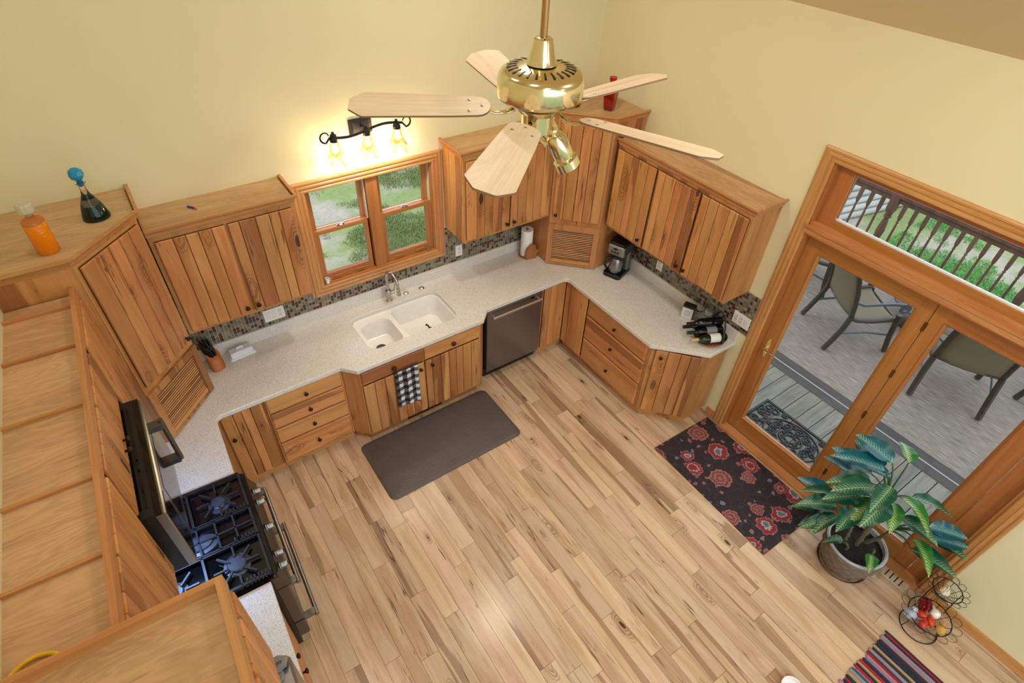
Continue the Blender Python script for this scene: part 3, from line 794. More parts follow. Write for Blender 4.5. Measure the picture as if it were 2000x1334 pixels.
for (z0, z1, nm) in ((.305,.757,'upper_oven_door'),(.105,.290,'lower_drawer')):
    d = MB(); d.cbox(.006, rw-.006, -.720, -.657, z0, z1, .006); dd = d.obj('oven_door' if nm[0] == 'u' else 'warming_drawer', DSTEEL, rg)
    if nm[0] == 'u': MB().box(.11, rw-.11, -.7215, -.720, z0+.06, z1-.10).obj('oven_window', BLACKG, dd)
    zz = z1-.045 if nm[0] == 'u' else .240
    hb = MB(); yy = -.772 if nm[0] == 'u' else -.795; hb.cyl((.02,yy,zz),(rw-.02,yy,zz), .0135, n=14)
    for x in (.05, rw-.05): hb.box(x-.022,x+.022,yy,-.719,zz-.012,zz+.012)
    hb.obj('handle', STEEL, dd, smooth=True)
box('plinth', BLACKM, rg, .02, rw-.02, -.63, -.05, 0, .10)
# burners and grates
for i, (x, y, r0) in enumerate(((.17,-.205,.042),(.17,-.520,.052),(.62,-.205,.048),(.62,-.520,.042),(.395,-.36,.045))):
    b_ = MB()
    b_.lathe([(r0+.022,0),(r0+.020,.006),(r0,.010),(r0,.020),(r0-.006,.026),(.0,.027)], 22, (x,y,.926), 1.0, 1.7 if i == 4 else 1.0)
    b_.obj('burner', plain('burner_grey', srgb(62,66,78), .4, .3), rg, smooth=True)
def bar(mb, p, q, w=.0065, z0=.945, z1=.960):
    p, q = Vector(p), Vector(q); n = (q-p).normalized(); n = Vector((-n.y, n.x))*w
    P = [p-n, q-n, q+n, p+n]
    mb.hexa([(a.x,a.y,z0) for a in P]+[(a.x,a.y,z1) for a in P])
for (a, b) in ((.020,.288),(.296,.494),(.502,.773)):
    g = MB(); y0, y1 = -.668, -.085
    for p, q in (((a,y0),(b,y0)),((b,y0),(b,y1)),((b,y1),(a,y1)),((a,y1),(a,y0))): bar(g, p, q)
    m = (a+b)/2
    if b-a > .22:
        for yc in (-.205, -.520):
            for k in range(4):
                t = PI/4+k*PI/2; bar(g, (m+.045*math.cos(t), yc+.045*math.sin(t)), (m+.125*math.cos(t), yc+.125*math.sin(t)), .0055)
            bar(g, (a,yc), (m-.055,yc), .005); bar(g, (m+.055,yc), (b,yc), .005)
            bar(g, (m,yc+.05),(m,yc+.12),.005); bar(g, (m,yc-.05),(m,yc-.12),.005)
        bar(g, (a,-.3625), (b,-.3625))
    else:
        for k in range(1, 6): bar(g, (a, y0+k*.1), (b, y0+k*.1), .005)
        bar(g, (m,y0), (m,y1), .005)
    for k in range(6): bar(g, (a, y0+.02+k*.02), (a+.03, y0+.02+k*.02), .004)
    for (x, y) in ((a,y0),(b,y0),(a,y1),(b,y1)): g.cyl((x,y,.926),(x,y,.946), .007, n=8)
    g.obj('grate', IRON, rg)

# ---------------------------------------------------------------- microwave under the wall cabinet
mw = thing('microwave', 'black and stainless over-range microwave above the cooktop', 'microwave', (*LG(0,RY0+.012),1.352), RZL)
ww = rw-.024; mh = .450
box('body', BLACKM, mw, 0, ww, -.372, -.02, 0, mh)
top = MB(); top.box(.002, ww-.002, -.400, -.372, mh-.012, mh)
for k in range(3): top.box(.05, ww-.05, -.352+k*.022, -.342+k*.022, mh, mh+.003)
top.obj('top_vent', BLACKG, mw)
for x in (.22, .40, .58): MB().cyl((x,-.312,mh),(x,-.312,mh+.018), .005).obj('mounting_bolt', STEEL, mw, smooth=True)
dm = MB().cbox(.0, ww, -.412, -.372, .0, mh-.014, .006).obj('door', plain('microwave_steel', srgb(150,150,150), .22, .9), mw)
MB().box(.20, ww-.19, -.4135, -.412, .07, mh-.08).obj('door_glass', BLACKG, dm)
MB().box(.012, .15, -.4135, -.412, .03, mh-.04).obj('keypad', BLACKG, dm)
hx = ww-.125
hb = MB(); hb.cyl((hx,-.462,.045),(hx,-.462,.375), .013, n=14); hb.box(hx-.035,hx+.015,-.462,-.410,.330,.365); hb.box(hx-.035,hx+.015,-.462,-.410,.055,.090); hb.obj('handle', DSTEEL, dm, smooth=True)
MB().box(.28, .40, -.30, -.20, -.004, 0).obj('task_lamp', emit('cool_led', (.55,.75,1,1), 14.0), mw)
ld = bpy.data.lights.new('cooktop_lamp', 'AREA'); ld.shape = 'RECTANGLE'; ld.size = .12; ld.size_y = .1; ld.energy = 6.0; ld.color = (.30,.50,1.0)
lo_ = bpy.data.objects.new('cooktop_lamp', ld); COL.objects.link(lo_); lo_.parent = mw; lo_.location = (.34,-.25,-.012)

# ---------------------------------------------------------------- refrigerator
fr = thing('refrigerator', 'stainless refrigerator under the deep cabinet with grey hinge cover', 'refrigerator', (*LG(0,-3.69),0), RZL)
box('case', plain('fridge_grey', srgb(120,122,124), .4, .4), fr, .0, .888, -.600, -.03, .02, 1.735)
for k in (0, 1):
    MB().cbox(.003+k*.444, .441+k*.444, -.690, -.606, .60, 1.748, .010).obj('door', STEEL, fr)
MB().cbox(.003, .885, -.690, -.606, .06, .59, .010).obj('freezer_drawer', STEEL, fr)
hh = MB(); hh.rbox(.800,.880,-.655,-.560,1.736,1.760,.02); hh.tube([(.845,-.640,1.765),(.850,-.665,1.770),(.862,-.672,1.770),(.874,-.655,1.770),(.872,-.60,1.768)], .016, 8)
hh.obj('hinge_cover', plain('hinge_grey', srgb(120,124,122), .45), fr, smooth=True)
for k in (0, 1): MB().cyl((.41+k*.068,-.735,.80),(.41+k*.068,-.735,1.60), .012).obj('handle', STEEL, fr, smooth=True)

# ---------------------------------------------------------------- switch plates and outlets
def outlet_plate(label, loc, rz, gangs, group=None):
    w = .070+.046*(len(gangs)-1)
    o = thing('outlet_plate', label, 'outlet', loc, rz, group)
    MB().cbox(-w/2, w/2, -.007, 0, -.057, .057, .003).obj('plate', WHITEP, o)
    for i, k in enumerate(gangs):
        x = -(len(gangs)-1)*.023+i*.046
        ins = MB().cbox(x-.0165, x+.0165, -.0095, -.006, -.033, .033, .0015).obj('rocker' if k == 's' else 'socket', plain('plate_insert', srgb(226,226,224), .4), o)
        if k == 'o':
            for zz in (-.018, .018):
                m = MB()
                for dx in (-.006, .006): m.box(x+dx-.0014, x+dx+.0014, -.0100, -.0095, zz-.001, zz+.008)
                m.cyl((x,-.0095,zz-.008),(x,-.0100,zz-.008), .0024, n=8)
                m.obj('slots', BLACKM, ins)
    return o
outlet_plate('white plate with two switches and an outlet on the mosaic tiles', (1.313,-.0068,1.115), 0, 'sso')
outlet_plate('single white outlet on the mosaic right of the sink window', (3.012,-.0068,1.130), 0, 'o')
outlet_plate('single white outlet on the mosaic beside the coffee maker', (W-.0068,-1.165,1.135), -PI/2, 'o')
outlet_plate('white three gang plate on the mosaic behind the wine bottles', (W-.0068,-2.090,1.135), -PI/2, 'oos')
# ---------------------------------------------------------------- ceiling fan
FX, FY, FZ = 2.034, -2.298, 3.347
fan = thing('ceiling_fan', 'polished brass ceiling fan with five pale wooden blades', 'ceiling fan', (FX,FY,FZ))
MB().cyl((0,0,.21),(0,0,CZ(FX)-FZ), .0125, n=14).obj('downrod', plain('rod_brass', srgb(190,150,100), .25, 1.0), fan, smooth=True)
MB().lathe([(.075,CZ(FX)-FZ-.07),(.075,CZ(FX)-FZ-.02),(.06,CZ(FX)-FZ+.04)], 24).obj('canopy', BRASS, fan, smooth=True)
MB().lathe([(.052,.145),(.050,.150),(.046,.165),(.034,.215),(.032,.222),(.026,.226),(.0,.226)], 28).obj('yoke_cone', BRASS, fan, smooth=True)
hs = MB().lathe([(.090,.020),(.125,.026),(.145,.036),(.150,.046),(.150,.092),(.147,.108),(.140,.120),(.128,.128),(.100,.136),(.050,.142),(.0,.143)], 48).obj('motor_housing', BRASS, fan, smooth=True)
for k in range(24):
    t = 2*PI*k/24; u = Vector((math.cos(t), math.sin(t), 0)); v = Vector((-u.y,u.x,0))
    P = []
    for rr, ww in ((.084,.0020),(.120,.0038)):
        z = .1392 if rr < .1 else .1322
        P.append((u*rr-v*ww, u*rr+v*ww, z))
    m = MB(); m.add([(*P[0][0][:2],P[0][2]),(*P[1][0][:2],P[1][2]),(*P[1][1][:2],P[1][2]),(*P[0][1][:2],P[0][2]),
                     (*P[0][0][:2],P[0][2]+.0012),(*P[1][0][:2],P[1][2]+.0012),(*P[1][1][:2],P[1][2]+.0012),(*P[0][1][:2],P[0][2]+.0012)],
                    [(4,5,6,7),(0,1,5,4),(1,2,6,5),(2,3,7,6),(3,0,4,7)])
    m.obj('vent_slot', BLACKM, hs)
# blade: outline in its own frame (x outward), clipped outer corners
def blade_outline():
    P = []
    for k in range(9):
        t = PI/2+PI*k/8; P.append((.215+.045*math.cos(t), .058*math.sin(t)))
    P += [(.30,-.064),(.606,-.076),(.614,-.073),(.657,-.036),(.660,-.030),(.660,.030),(.657,.036),(.614,.073),(.606,.076),(.30,.064)]
    return P
BO = blade_outline()
bm_ = MB(); n = len(BO)
bm_.add([(x,y,-.0035) for x,y in BO]+[(x,y,.0035) for x,y in BO], [tuple(range(n-1,-1,-1)), tuple(range(n,2*n))]+[(i,(i+1)%n,n+(i+1)%n,n+i) for i in range(n)])
bme = bpy.data.meshes.new('blade'); bme.from_pydata(bm_.v, [], bm_.f); bme.materials.append(maple('x')); bme.materials.append(plain('blade_edge', srgb(140,112,84), .5))
bme.polygons.foreach_set('material_index', [0,0]+[1]*n)
ir = MB(); ir.tube([(.085,0,-.004),(.12,0,-.020),(.155,.0,-.022),(.19,0,-.008),(.225,0,-.006)], [.016,.012,.010,.014,.020], 8, flat=.45)
ir.tube([(.175,.0,-.014),(.20,.028,-.008),(.245,.034,-.007)], [.008,.008,.010], 6, flat=.45); ir.tube([(.175,.0,-.014),(.20,-.028,-.008),(.245,-.034,-.007)], [.008,.008,.010], 6, flat=.45)
irme = bpy.data.meshes.new('blade_iron'); irme.from_pydata(ir.v, [], ir.f); irme.materials.append(BRASS); irme.polygons.foreach_set('use_smooth',[True]*len(irme.polygons))
sc = MB().lathe([(.0058,0),(.0052,.002),(.0,.003)], 10); scme = bpy.data.meshes.new('screw'); scme.from_pydata(sc.v, [], sc.f); scme.materials.append(CHROME)
for k in range(5):
    a = math.radians(148.5+72*k)
    bl = place('blade', bme, fan, (0,0,-.002), rot=(math.radians(-11),0,a))
    bl.rotation_mode = 'XYZ'
    bi = place('blade_iron', irme, bl, (0,0,0))
    for (x, y) in ((.200,0),(.245,.034),(.245,-.034)): place('screw', scme, bl, (x,y,.0035))
lk = MB(); lk.lathe([(.030,-.085),(.058,-.080),(.060,-.020),(.072,-.012),(.085,.006)][::-1], 28); lk.obj('switch_housing', BRASS, fan, smooth=True)
def spot_head(loc, d):
    d = Vector(d).normalized(); o = Vector(loc)
    arm = MB(); arm.tube([tuple(o*.45+Vector((0,0,-.045))), tuple(o*.75+Vector((0,0,-.03))), tuple(o)], .008); arm.lathe([(.018,-.012),(.020,0),(.018,.012)], 14, tuple(o))
    a_ = arm.obj('spot_arm', BRASS, fan, smooth=True)
    m = MB(); prof = [(.012,-.012),(.030,-.006),(.038,.012),(.038,.085),(.036,.090),(.046,.096),(.046,.128),(.042,.128),(.040,.095),(.0,.093)]
    u = d.orthogonal().normalized(); w = d.cross(u); o2 = o+d*.02
    m.loft([[tuple(o2+d*z+(u*math.cos(2*PI*i/26)+w*math.sin(2*PI*i/26))*max(rr,.0005)) for i in range(26)] for rr, z in prof], True, True)
    s_ = m.obj('spot_head', BRASS, fan, smooth=True)
    for q in range(7):
        t = 2*PI*q/7; p = o2-d*.004+(u*math.cos(t)+w*math.sin(t))*.022
        MB().lathe([(.0,.0),(.0028,.0),(.0028,.004),(.0,.004)], 8, tuple(p)).obj('cooling_hole', BLACKM, s_)
    pl = o2+d*.126
    MB().cyl(tuple(pl-d*.004), tuple(pl-d*.001), .039, n=20).obj('lamp_face', plain('lamp_face_dark', srgb(40,40,44), .2), s_)
cr = (math.cos(-.605), math.sin(-.605)); cb = (-math.sin(-.605), math.cos(-.605))   # right and ahead, as seen from the loft
def dirv(r, f, z): return (cr[0]*r+cb[0]*f, cr[1]*r+cb[1]*f, z)
spot_head(dirv(.055,-.03,-.075), dirv(.40,.05,-.75))
spot_head(dirv(.03,.08,-.085), dirv(.25,.7,-.65))

# ---------------------------------------------------------------- three lamp vanity light over the window
vl = thing('wall_lamp', 'black iron wall lamp with three amber glass shades over the window', 'wall lamp', (2.235,0,2.44))
pl = MB(); pl.loft([[(x,-y,z) for x,z in P] for y, P in ((0,[(-.085,-.055),(.085,-.055),(.085,.055),(-.085,.055)]),(.012,[(-.085,-.055),(.085,-.055),(.085,.055),(-.085,.055)]),(.022,[(-.06,-.035),(.06,-.035),(.06,.035),(-.06,.035)]))], False, True)
pl.obj('back_plate', plain('iron_black', srgb(38,38,42), .45, .5), vl)
IB = MATS['iron_black']
arm = MB(); path = []
for k in range(33):
    x = -.27+.54*k/32; path.append((x, -.125, .020*math.sin(2*PI*(x)/.54*1.0)+.012))
arm.tube(path, .0075, 8, flat=1.3); arm.tube([(x, y+.010, z-.010) for x,y,z in path[3:-3]], .005, 6)
arm.tube([(0,-.02,.0),(0,-.07,.02),(0,-.125,.014)], .009, 8)
for sg in (-1, 1):
    cx, cz = sg*.300, .008
    sp = [path[0 if sg < 0 else -1]]
    for k in range(15):
        t = -PI/2+ (k/14)*PI*1.45; rr = .042-.018*k/14
        sp.append((sg*.30+sg*rr*math.cos(t), -.125, .020+rr*math.sin(t)+ (0)))
    arm.tube(sp, [.0075]+[.0075-.003*k/14 for k in range(15)], 8)
arm.obj('scroll_arm', IB, vl, smooth=True)
def amber():
    m, nt, b = newmat('amber_glass'); t = NT(nt)
    gl = t.new('ShaderNodeBsdfGlass'); gl.inputs['Color'].default_value = (1,.86,.62,1); gl.inputs['Roughness'].default_value = .12; gl.inputs['IOR'].default_value = 1.3
    tl = t.new('ShaderNodeBsdfTranslucent'); tl.inputs['Color'].default_value = (1,.8,.55,1)
    tp = t.new('ShaderNodeBsdfTransparent'); tp.inputs['Color'].default_value = (1,.9,.72,1)
    gs = t.new('ShaderNodeBsdfGlossy'); gs.inputs['Roughness'].default_value = .12; gs.inputs['Color'].default_value = (1,.85,.6,1)
    lw = t.new('ShaderNodeLayerWeight'); lw.inputs[0].default_value = .35
    n_ = t.noise(t.objco(), 60.0, 2.0)
    tp2 = t.mix(n_, (.95,.80,.60,1), (.70,.42,.20,1)); t.link(tp2, tp.inputs['Color'])
    m2 = t.new('ShaderNodeMixShader'); t.link(t.math('MULTIPLY', lw.outputs['Facing'], .55), m2.inputs[0]); t.link(tp.outputs[0], m2.inputs[1]); t.link(gs.outputs[0], m2.inputs[2])
    t.link(m2.outputs[0], nt.nodes['Material Output'].inputs[0]); nt.nodes.remove(gl); nt.nodes.remove(tl); return m
AMB = amber()
for i, sx in enumerate((-.245, -.005, .225)):
    hd = MB(); hd.lathe([(.010,.045),(.012,.030),(.022,.026),(.024,.005),(.028,.0),(.028,-.020),(.022,-.024)][::-1], 18, (sx,-.125,0)); hd.obj('lamp_holder', IB, vl, smooth=True)
    sh = MB(); N = 40; L = []
    for q in range(9):
        t = q/8; z = -.020-.135*t; base = .028+.040*t**1.4
        ring = []
        for j in range(N):
            a = 2*PI*j/N; wv = math.cos(5*a)
            rr = base*(1+ .28*t*t*wv); zz = z-.022*t*t*wv
            ring.append((sx+rr*math.cos(a), -.125+rr*math.sin(a), zz))
        L.append(ring)
    sh.loft(L); s_ = sh.obj('glass_shade', AMB, vl, smooth=True, sharp=False)
    s_['label'] = 'amber glass shade with wavy rim'
    bu = MB(); bu.lathe([(.010,-.025),(.016,-.045),(.024,-.070),(.022,-.088),(.012,-.100),(.0,-.103)][::-1], 16, (sx,-.125,0)); bu.obj('bulb', emit('warm_bulb', (1,.90,.74,1), 5.0), vl, smooth=True)
    d = bpy.data.lights.new('bulb_light', 'POINT'); d.energy = VANITY_POWER; d.color = (1,.94,.84); d.shadow_soft_size = .024
    l = bpy.data.objects.new('bulb_light', d); COL.objects.link(l); l.parent = vl; l.location = (sx,-.125,-.132)

# ---------------------------------------------------------------- bottles on the corner cabinets
CLEAR = glass('clear_glass', (1,1,1,1), 0, 1.45)
ZTOP = 2.3585
def liquid(name, c, r=.1): return plain(name, c, r)
b = thing('orange_decanter', 'cylindrical cut glass decanter of orange liquor with clear stopper', 'decanter', (.285,-.545,ZTOP))
orl = newmat('orange_liquor'); orl[2].inputs['Base Color'].default_value = srgb(255,146,6); orl[2].inputs['Roughness'].default_value = .12; orl[2].inputs['Transmission Weight'].default_value = .2
orl[2].inputs['Emission Color'].default_value = srgb(255,146,6); orl[2].inputs['Emission Strength'].default_value = 0.0
t_ = NT(orl[1]); vv = t_.new('ShaderNodeTexVoronoi'); vv.inputs['Scale'].default_value = 90.0; t_.link(t_.objco(), vv.inputs['Vector']); t_.link(t_.bump(vv.outputs['Distance'], .5, .004), orl[2].inputs['Normal'])
MB().lathe([(.047,0),(.050,.004),(.050,.165),(.048,.170),(.0,.170)], 28).obj('liquor', orl[0], b, smooth=True)
MB().lathe([(.0508,.168),(.050,.178),(.040,.192),(.018,.202),(.017,.215),(.020,.219)], 28).obj('shoulder', CLEAR, b, smooth=True)
MB().lathe([(.014,.205),(.014,.220),(.034,.224),(.037,.230),(.037,.262),(.032,.270),(.0,.270)], 10).obj('stopper', plain('frosted_glass', srgb(232,228,206), .25, **{'Transmission Weight': .5}), b)
b = thing('green_decanter', 'dark green decanter with bright blue ball stopper', 'decanter', (.530,-.300,ZTOP))
grl = plain('dark_green_liquor', srgb(6,34,28), .05)
MB().lathe([(.060,0),(.066,.004),(.064,.020),(.050,.075),(.046,.085),(.0,.085)], 28, sx=1.05).obj('liquor', grl, b, smooth=True)
MB().lathe([(.0475,.083),(.034,.115),(.020,.145),(.015,.170),(.016,.205),(.026,.208),(.026,.212),(.016,.214)], 28, sx=1.05).obj('neck', CLEAR, b, smooth=True)
blu = plain('blue_glass', srgb(0,140,190), .06)
MB().lathe([(.010,.190),(.011,.216),(.014,.222),(.030,.236),(.037,.256),(.033,.276),(.018,.288),(.0,.291)], 9).obj('stopper', blu, b)
b = thing('red_decanter', 'square red decanter with cup shaped red stopper', 'decanter', (4.190,-.480,ZTOP), .45)
red = plain('red_liquor', srgb(176,8,16), .06)
def sq(r0, z): return [(x,y,z) for x,y in rrect(-r0,r0,-r0,r0,.006,2)]
m = MB(); m.loft([sq(.034,0.006),sq(.046,.150)], True, True); m.obj('liquor', red, b)
m = MB(); m.loft([sq(.0365,0),sq(.049,.155),sq(.046,.163),sq(.014,.172),sq(.014,.190)], True, False); m.obj('glass_body', CLEAR, b)
MB().lathe([(.024,.190),(.024,.194),(.010,.199),(.012,.208),(.026,.224),(.031,.256),(.0,.256)], 16).obj('stopper', red, b, smooth=True)
b = thing('black_decanter', 'small rounded black decanter behind the fan blades', 'decanter', (3.985,-.270,ZTOP))
MB().lathe([(.040,0),(.050,.006),(.055,.04),(.050,.085),(.030,.110),(.014,.122),(.013,.15),(.017,.153)], 24).obj('body', BLACKG, b, smooth=True)
MB().lathe([(.010,.150),(.012,.158),(.022,.172),(.020,.19),(.0,.197)], 16).obj('stopper', BLACKG, b, smooth=True)
b = thing('foam_dart', 'small blue foam dart with orange tip on cabinet top', 'toy', (1.006,-.150,2.2075+.007), 2.2)
MB().cyl((-.033,0,0),(.022,0,0), .0068, n=12).obj('foam', plain('dart_blue', srgb(48,60,168), .6), b, smooth=True)
MB().lathe([(.0,-.013),(.006,-.011),(.0072,0),(.0066,.004)], 12).obj('tip', plain('dart_orange', srgb(235,80,40), .4), b, (-.034,0,0), rot=(0,PI/2*1.0,0), smooth=True)
# yellow loop on the open cabinet top
yh = thing('yellow_cord_loop', 'bright yellow cord loop lying on the open cabinet top', 'cord', (*LG(.085,-2.690), 2.1842), RZL)
m = MB(); m.tube([(.062*math.cos(2*PI*k/36), .075*math.sin(2*PI*k/36), .007) for k in range(36)], .0065, 8, closed=True); m.obj('cord', plain('yellow_rubber', srgb(236,190,24), .5), yh, smooth=True)
MB().rbox(-.012,.012,-.085,-.065,0,.012,.004).obj('clasp', plain('yellow_rubber', srgb(236,190,24), .5), yh)
# things on the sill
s = thing('sill_ornament', 'small pink and clear glass ornament on the window sill', 'ornament', (2.712,.012,1.2275))
for k, (x, y, z, r0) in enumerate(((0,0,.016,.018),(.018,.004,.010,.011),(-.018,.004,.010,.011),(.010,-.014,.008,.009),(-.010,-.014,.008,.009),(0,-.020,.020,.009))):
    MB().lathe([(0,-1),(.6,-.7),(1,0),(.6,.7),(0,1)], 6, (x/r0,y/r0,z/r0)).obj('crystal', glass('pink_crystal', (1,.82,.80,1), .05) if k else glass('frost_crystal', (.95,.98,1,1), .1), s).scale = (r0,r0,r0)
s = thing('sill_cup', 'small white glass cup on the window sill corner', 'cup', (1.782,.004,1.2275))
MB().lathe([(.0,.003),(.013,.0),(.015,.002),(.018,.050),(.0165,.050),(.0135,.006),(.0,.006)], 18, cap=False).obj('cup_body', plain('milk_glass', srgb(238,236,230), .2), s, smooth=True)
MB().tube([(.016,0,.040),(.028,0,.036),(.027,0,.018),(.0145,0,.014)], .0025, 6).obj('handle', plain('milk_glass', srgb(238,236,230), .2), s, smooth=True)

# ---------------------------------------------------------------- counter top things
ZC_ = .9145
k = thing('knife_block', 'round wooden knife block with black handled knives', 'knife block', (.800,-.165,ZC_), .5)
m = MB(); n = 24
m.loft([[(.052*math.cos(2*PI*i/n), .040*math.sin(2*PI*i/n)+.018*z/.15, z+ (0 if z < .1 else .030*math.sin(2*PI*i/n))) for i in range(n)] for z in (0,.05,.10,.135)], True, True)
m.obj('block', wood('block_wood','z',srgb(190,120,66),srgb(170,100,50),srgb(140,80,36),knots=0,streak=.8), k, smooth=True)
for i, (x, y, l) in enumerate(((-.030,.02,.115),(-.012,.03,.13),(.010,.03,.125),(.030,.02,.11),(-.022,.0,.10),(.0,.0,.115),(.022,.0,.10),(-.012,-.016,.075),(.012,-.016,.075))):
    kn = MB(); kn.tube([(x,y+.012,.125),(x*1.1,y+.03,.125+l*.5),(x*1.15,y+.05,.125+l)], [.008,.0095,.0075], 8, flat=1.4); hd = kn.obj('knife_handle', BLACKG, k, smooth=True)
    MB().lathe([(.0035,0),(.0035,.0012),(0,.0014)], 8, (x*1.15, y+.05, .125+l)).obj('rivet', CHROME, hd)
b = thing('butter_dish', 'white rectangular covered butter dish on the counter', 'butter dish', (.985,-.095,ZC_), .10)
MB().rbox(-.098,.098,-.050,.050,0,.012,.010).obj('tray', WHITEP, b)
m = MB(); m.loft([[(x,y,z) for x,y in rrect(-a,a,-c,c,.010,3)] for a,c,z in ((.086,.038,.012),(.084,.036,.050),(.076,.028,.058))], True, True); m.obj('cover', plain('butter_white', srgb(226,230,236), .25), b)
MB().tube([(-.022,0,.056),(-.018,0,.072),(.018,0,.072),(.022,0,.056)], .005, 8, flat=1.6).obj('grip', plain('butter_white', srgb(226,230,236), .25), b, smooth=True)
p = thing('paper_towel_holder', 'white paper towel roll on a stand with mitten shaped wooden front', 'paper towel', (3.700,-.130,ZC_))
MB().lathe([(.075,0),(.075,.012),(.0,.012)], 28).obj('base', cabwood('x', 0), p)
MB().lathe([(.020,.013),(.058,.013),(.058,.290),(.020,.290),(.020,.013)], 32, cap=False).obj('towel_roll', plain('paper', srgb(246,245,243), .9), p, smooth=True)
MB().cyl((0,0,.012),(0,0,.31), .008).obj('post', cabwood('z', 0), p, smooth=True)
pts = [(-.055,0),(.050,0),(.052,.030),(.060,.055),(.078,.070),(.084,.090),(.072,.100),(.055,.086),(.050,.115),(.036,.150),(.010,.166),(-.012,.160),(-.018,.145),(-.040,.135),(-.058,.100),(-.062,.060),(-.060,.025)]
m = MB(); n = len(pts); m.add([(x,-.012,z) for x,z in pts]+[(x,0,z) for x,z in pts], [tuple(range(n)), tuple(range(2*n-1,n-1,-1))]+[(i,n+i,n+(i+1)%n,(i+1)%n) for i in range(n)])
m.obj('mitten_front', wood('mitten_wood','z',srgb(176,110,58),srgb(160,94,44),srgb(130,72,30),knots=0,streak=.8), p, (-.0,-.078,0), rz=-.20)

c = thing('coffee_maker', 'black and stainless coffee maker with thermal carafe', 'coffee maker', (4.275,-.820,ZC_), -PI/2+.35)
BK = plain('coffee_black', srgb(20,20,22), .3)
MB().rbox(-.090,.090,-.125,.125,0,.035,.03).obj('base', BK, c)
MB().rbox(-.088,.088,.030,.122,.035,.335,.025).obj('water_tank', plain('tank_steel', srgb(120,122,124), .35, .7), c)
MB().rbox(-.088,.088,-.115,.122,.245,.345,.03).obj('brew_head', STEEL, c)
MB().rbox(-.080,.080,-.100,.115,.345,.362,.03).obj('lid', BK, c)
pn = MB().cbox(-.070,.070,-.119,-.115,.262,.335,.002).obj('control_panel', plain('panel_steel', srgb(176,176,174), .3, .8), c)
m = MB(); m.loft([[(.022*math.cos(t)*1.0, -.1195, .315+.008*math.sin(t)) for t in [2*PI*i/16 for i in range(16)]],[(.022*math.cos(t), -.121, .315+.008*math.sin(t)) for t in [2*PI*i/16 for i in range(16)]]], False, True); m.obj('display', BLACKG, pn)
for x in (-.028, .0, .028): MB().cyl((x,-.119,.283),(x,-.128,.283), .009, n=12).obj('dial', BK, pn, smooth=True)
MB().lathe([(.052,0),(.060,.006),(.064,.05),(.060,.12),(.048,.150),(.040,.158),(.0,.158)], 28).obj('carafe', STEEL, c, (0,-.045,.036), smooth=True)
MB().lathe([(.047,.150),(.048,.172),(.040,.180),(.0,.182)], 24).obj('carafe_lid', BK, c, (0,-.045,.036), smooth=True)
MB().tube([(-.045,-.075,.185),(-.075,-.115,.190),(-.085,-.125,.130),(-.070,-.105,.080)], .011, 8).obj('carafe_handle', BK, c, smooth=True)

# wine rack: a round dish with a strap handle that cradles five bottles lying down
wr = thing('wine_rack', 'small wooden wine rack with curved dark strap handle', 'wine rack', (4.285,-1.965,ZC_), 0)
MB().lathe([(.05,0),(.085,.006),(.118,.024),(.128,.036),(.120,.036),(.108,.028),(.07,.016),(.0,.014)], 32, sx=1.15).obj('dish', wood('rack_wood','x',srgb(150,96,52),srgb(128,76,38),srgb(90,50,24),knots=0,streak=.7), wr, smooth=True)
ax = Vector((math.cos(-.42), math.sin(-.42)))   # bottle axis in plan (base towards the wall)
nx = Vector((-ax.y, ax.x))
hp = []
for q in range(17):
    t = PI*q/16; s_ = -.118*math.cos(t); z = .040+.235*math.sin(t)
    hp.append((nx.x*s_+ax.x*.045, nx.y*s_+ax.y*.045, z))
MB().tube(hp, .016, 8, flat=.35).obj('strap_handle', plain('strap_iron', srgb(58,60,70), .35, .6), wr, smooth=True)
def wine(label, off, z, glasscol, cap, lab):
    p = Vector((4.285,-1.965))+nx*off-ax*.165
    w_ = thing('wine_bottle', label, 'bottle', (p.x,p.y,ZC_+z), math.atan2(ax.y,ax.x), 'wine bottles lying in the rack')
    prof = [(.0,.004),(.030,.0),(.0375,.008),(.0375,.180),(.034,.205),(.022,.228),(.0145,.245),(.0135,.290),(.0,.290)]
    def lx(P, nm, m, n=22):   # lathe about local x, neck towards -x
        mb = MB(); mb.loft([[(.29-a-.03, r0*math.cos(2*PI*i/n), r0*math.sin(2*PI*i/n)) for i in range(n)] for r0, a in P], P[0][0] > 0, P[-1][0] > 0)
        return mb.obj(nm, m, w_, smooth=True)
    lx(prof, 'glass_body', glasscol)
    lx([(.0145,.245),(.0148,.246),(.0146,.300),(.0152,.302),(.0152,.312),(.0,.312)], 'foil_cap', cap)
    if lab: lx([(.0378,.060),(.0380,.061),(.0380,.150),(.0378,.151)], 'paper_label', lab)
GREEN = plain('bottle_green', srgb(16,34,18), .06); DARK = plain('bottle_dark', srgb(10,10,12), .06)
LABW = plain('label_white', srgb(226,224,216), .6); LABG = plain('label_grey', srgb(120,128,134), .5)
wine('dark wine bottle with black cap on top of the rack', .046, .151, DARK, BLACKM, None)
wine('dark wine bottle with a small white label at the rack back', .085, .085, DARK, BLACKM, LABW)
wine('dark wine bottle with green cap in the middle of the rack', .005, .088, DARK, plain('cap_green', srgb(18,60,52), .3), LABG)
wine('green wine bottle with tan cap and pale label at the rack front', -.073, .076, GREEN, plain('cap_tan', srgb(196,170,120), .4), LABW)
bx = thing('boxed_candle', 'small dark box with white front panel behind the wine', 'box', (4.350,-1.655,ZC_), -1.15)
MB().cbox(-.050,.050,-.035,.035,0,.125,.003).obj('carton', plain('carton_dark', srgb(46,32,26), .3), bx)
fp = MB().box(-.048,.048,-.0365,-.035,.003,.110).obj('front_panel', plain('carton_white', srgb(226,226,230), .5), bx)
m = MB()
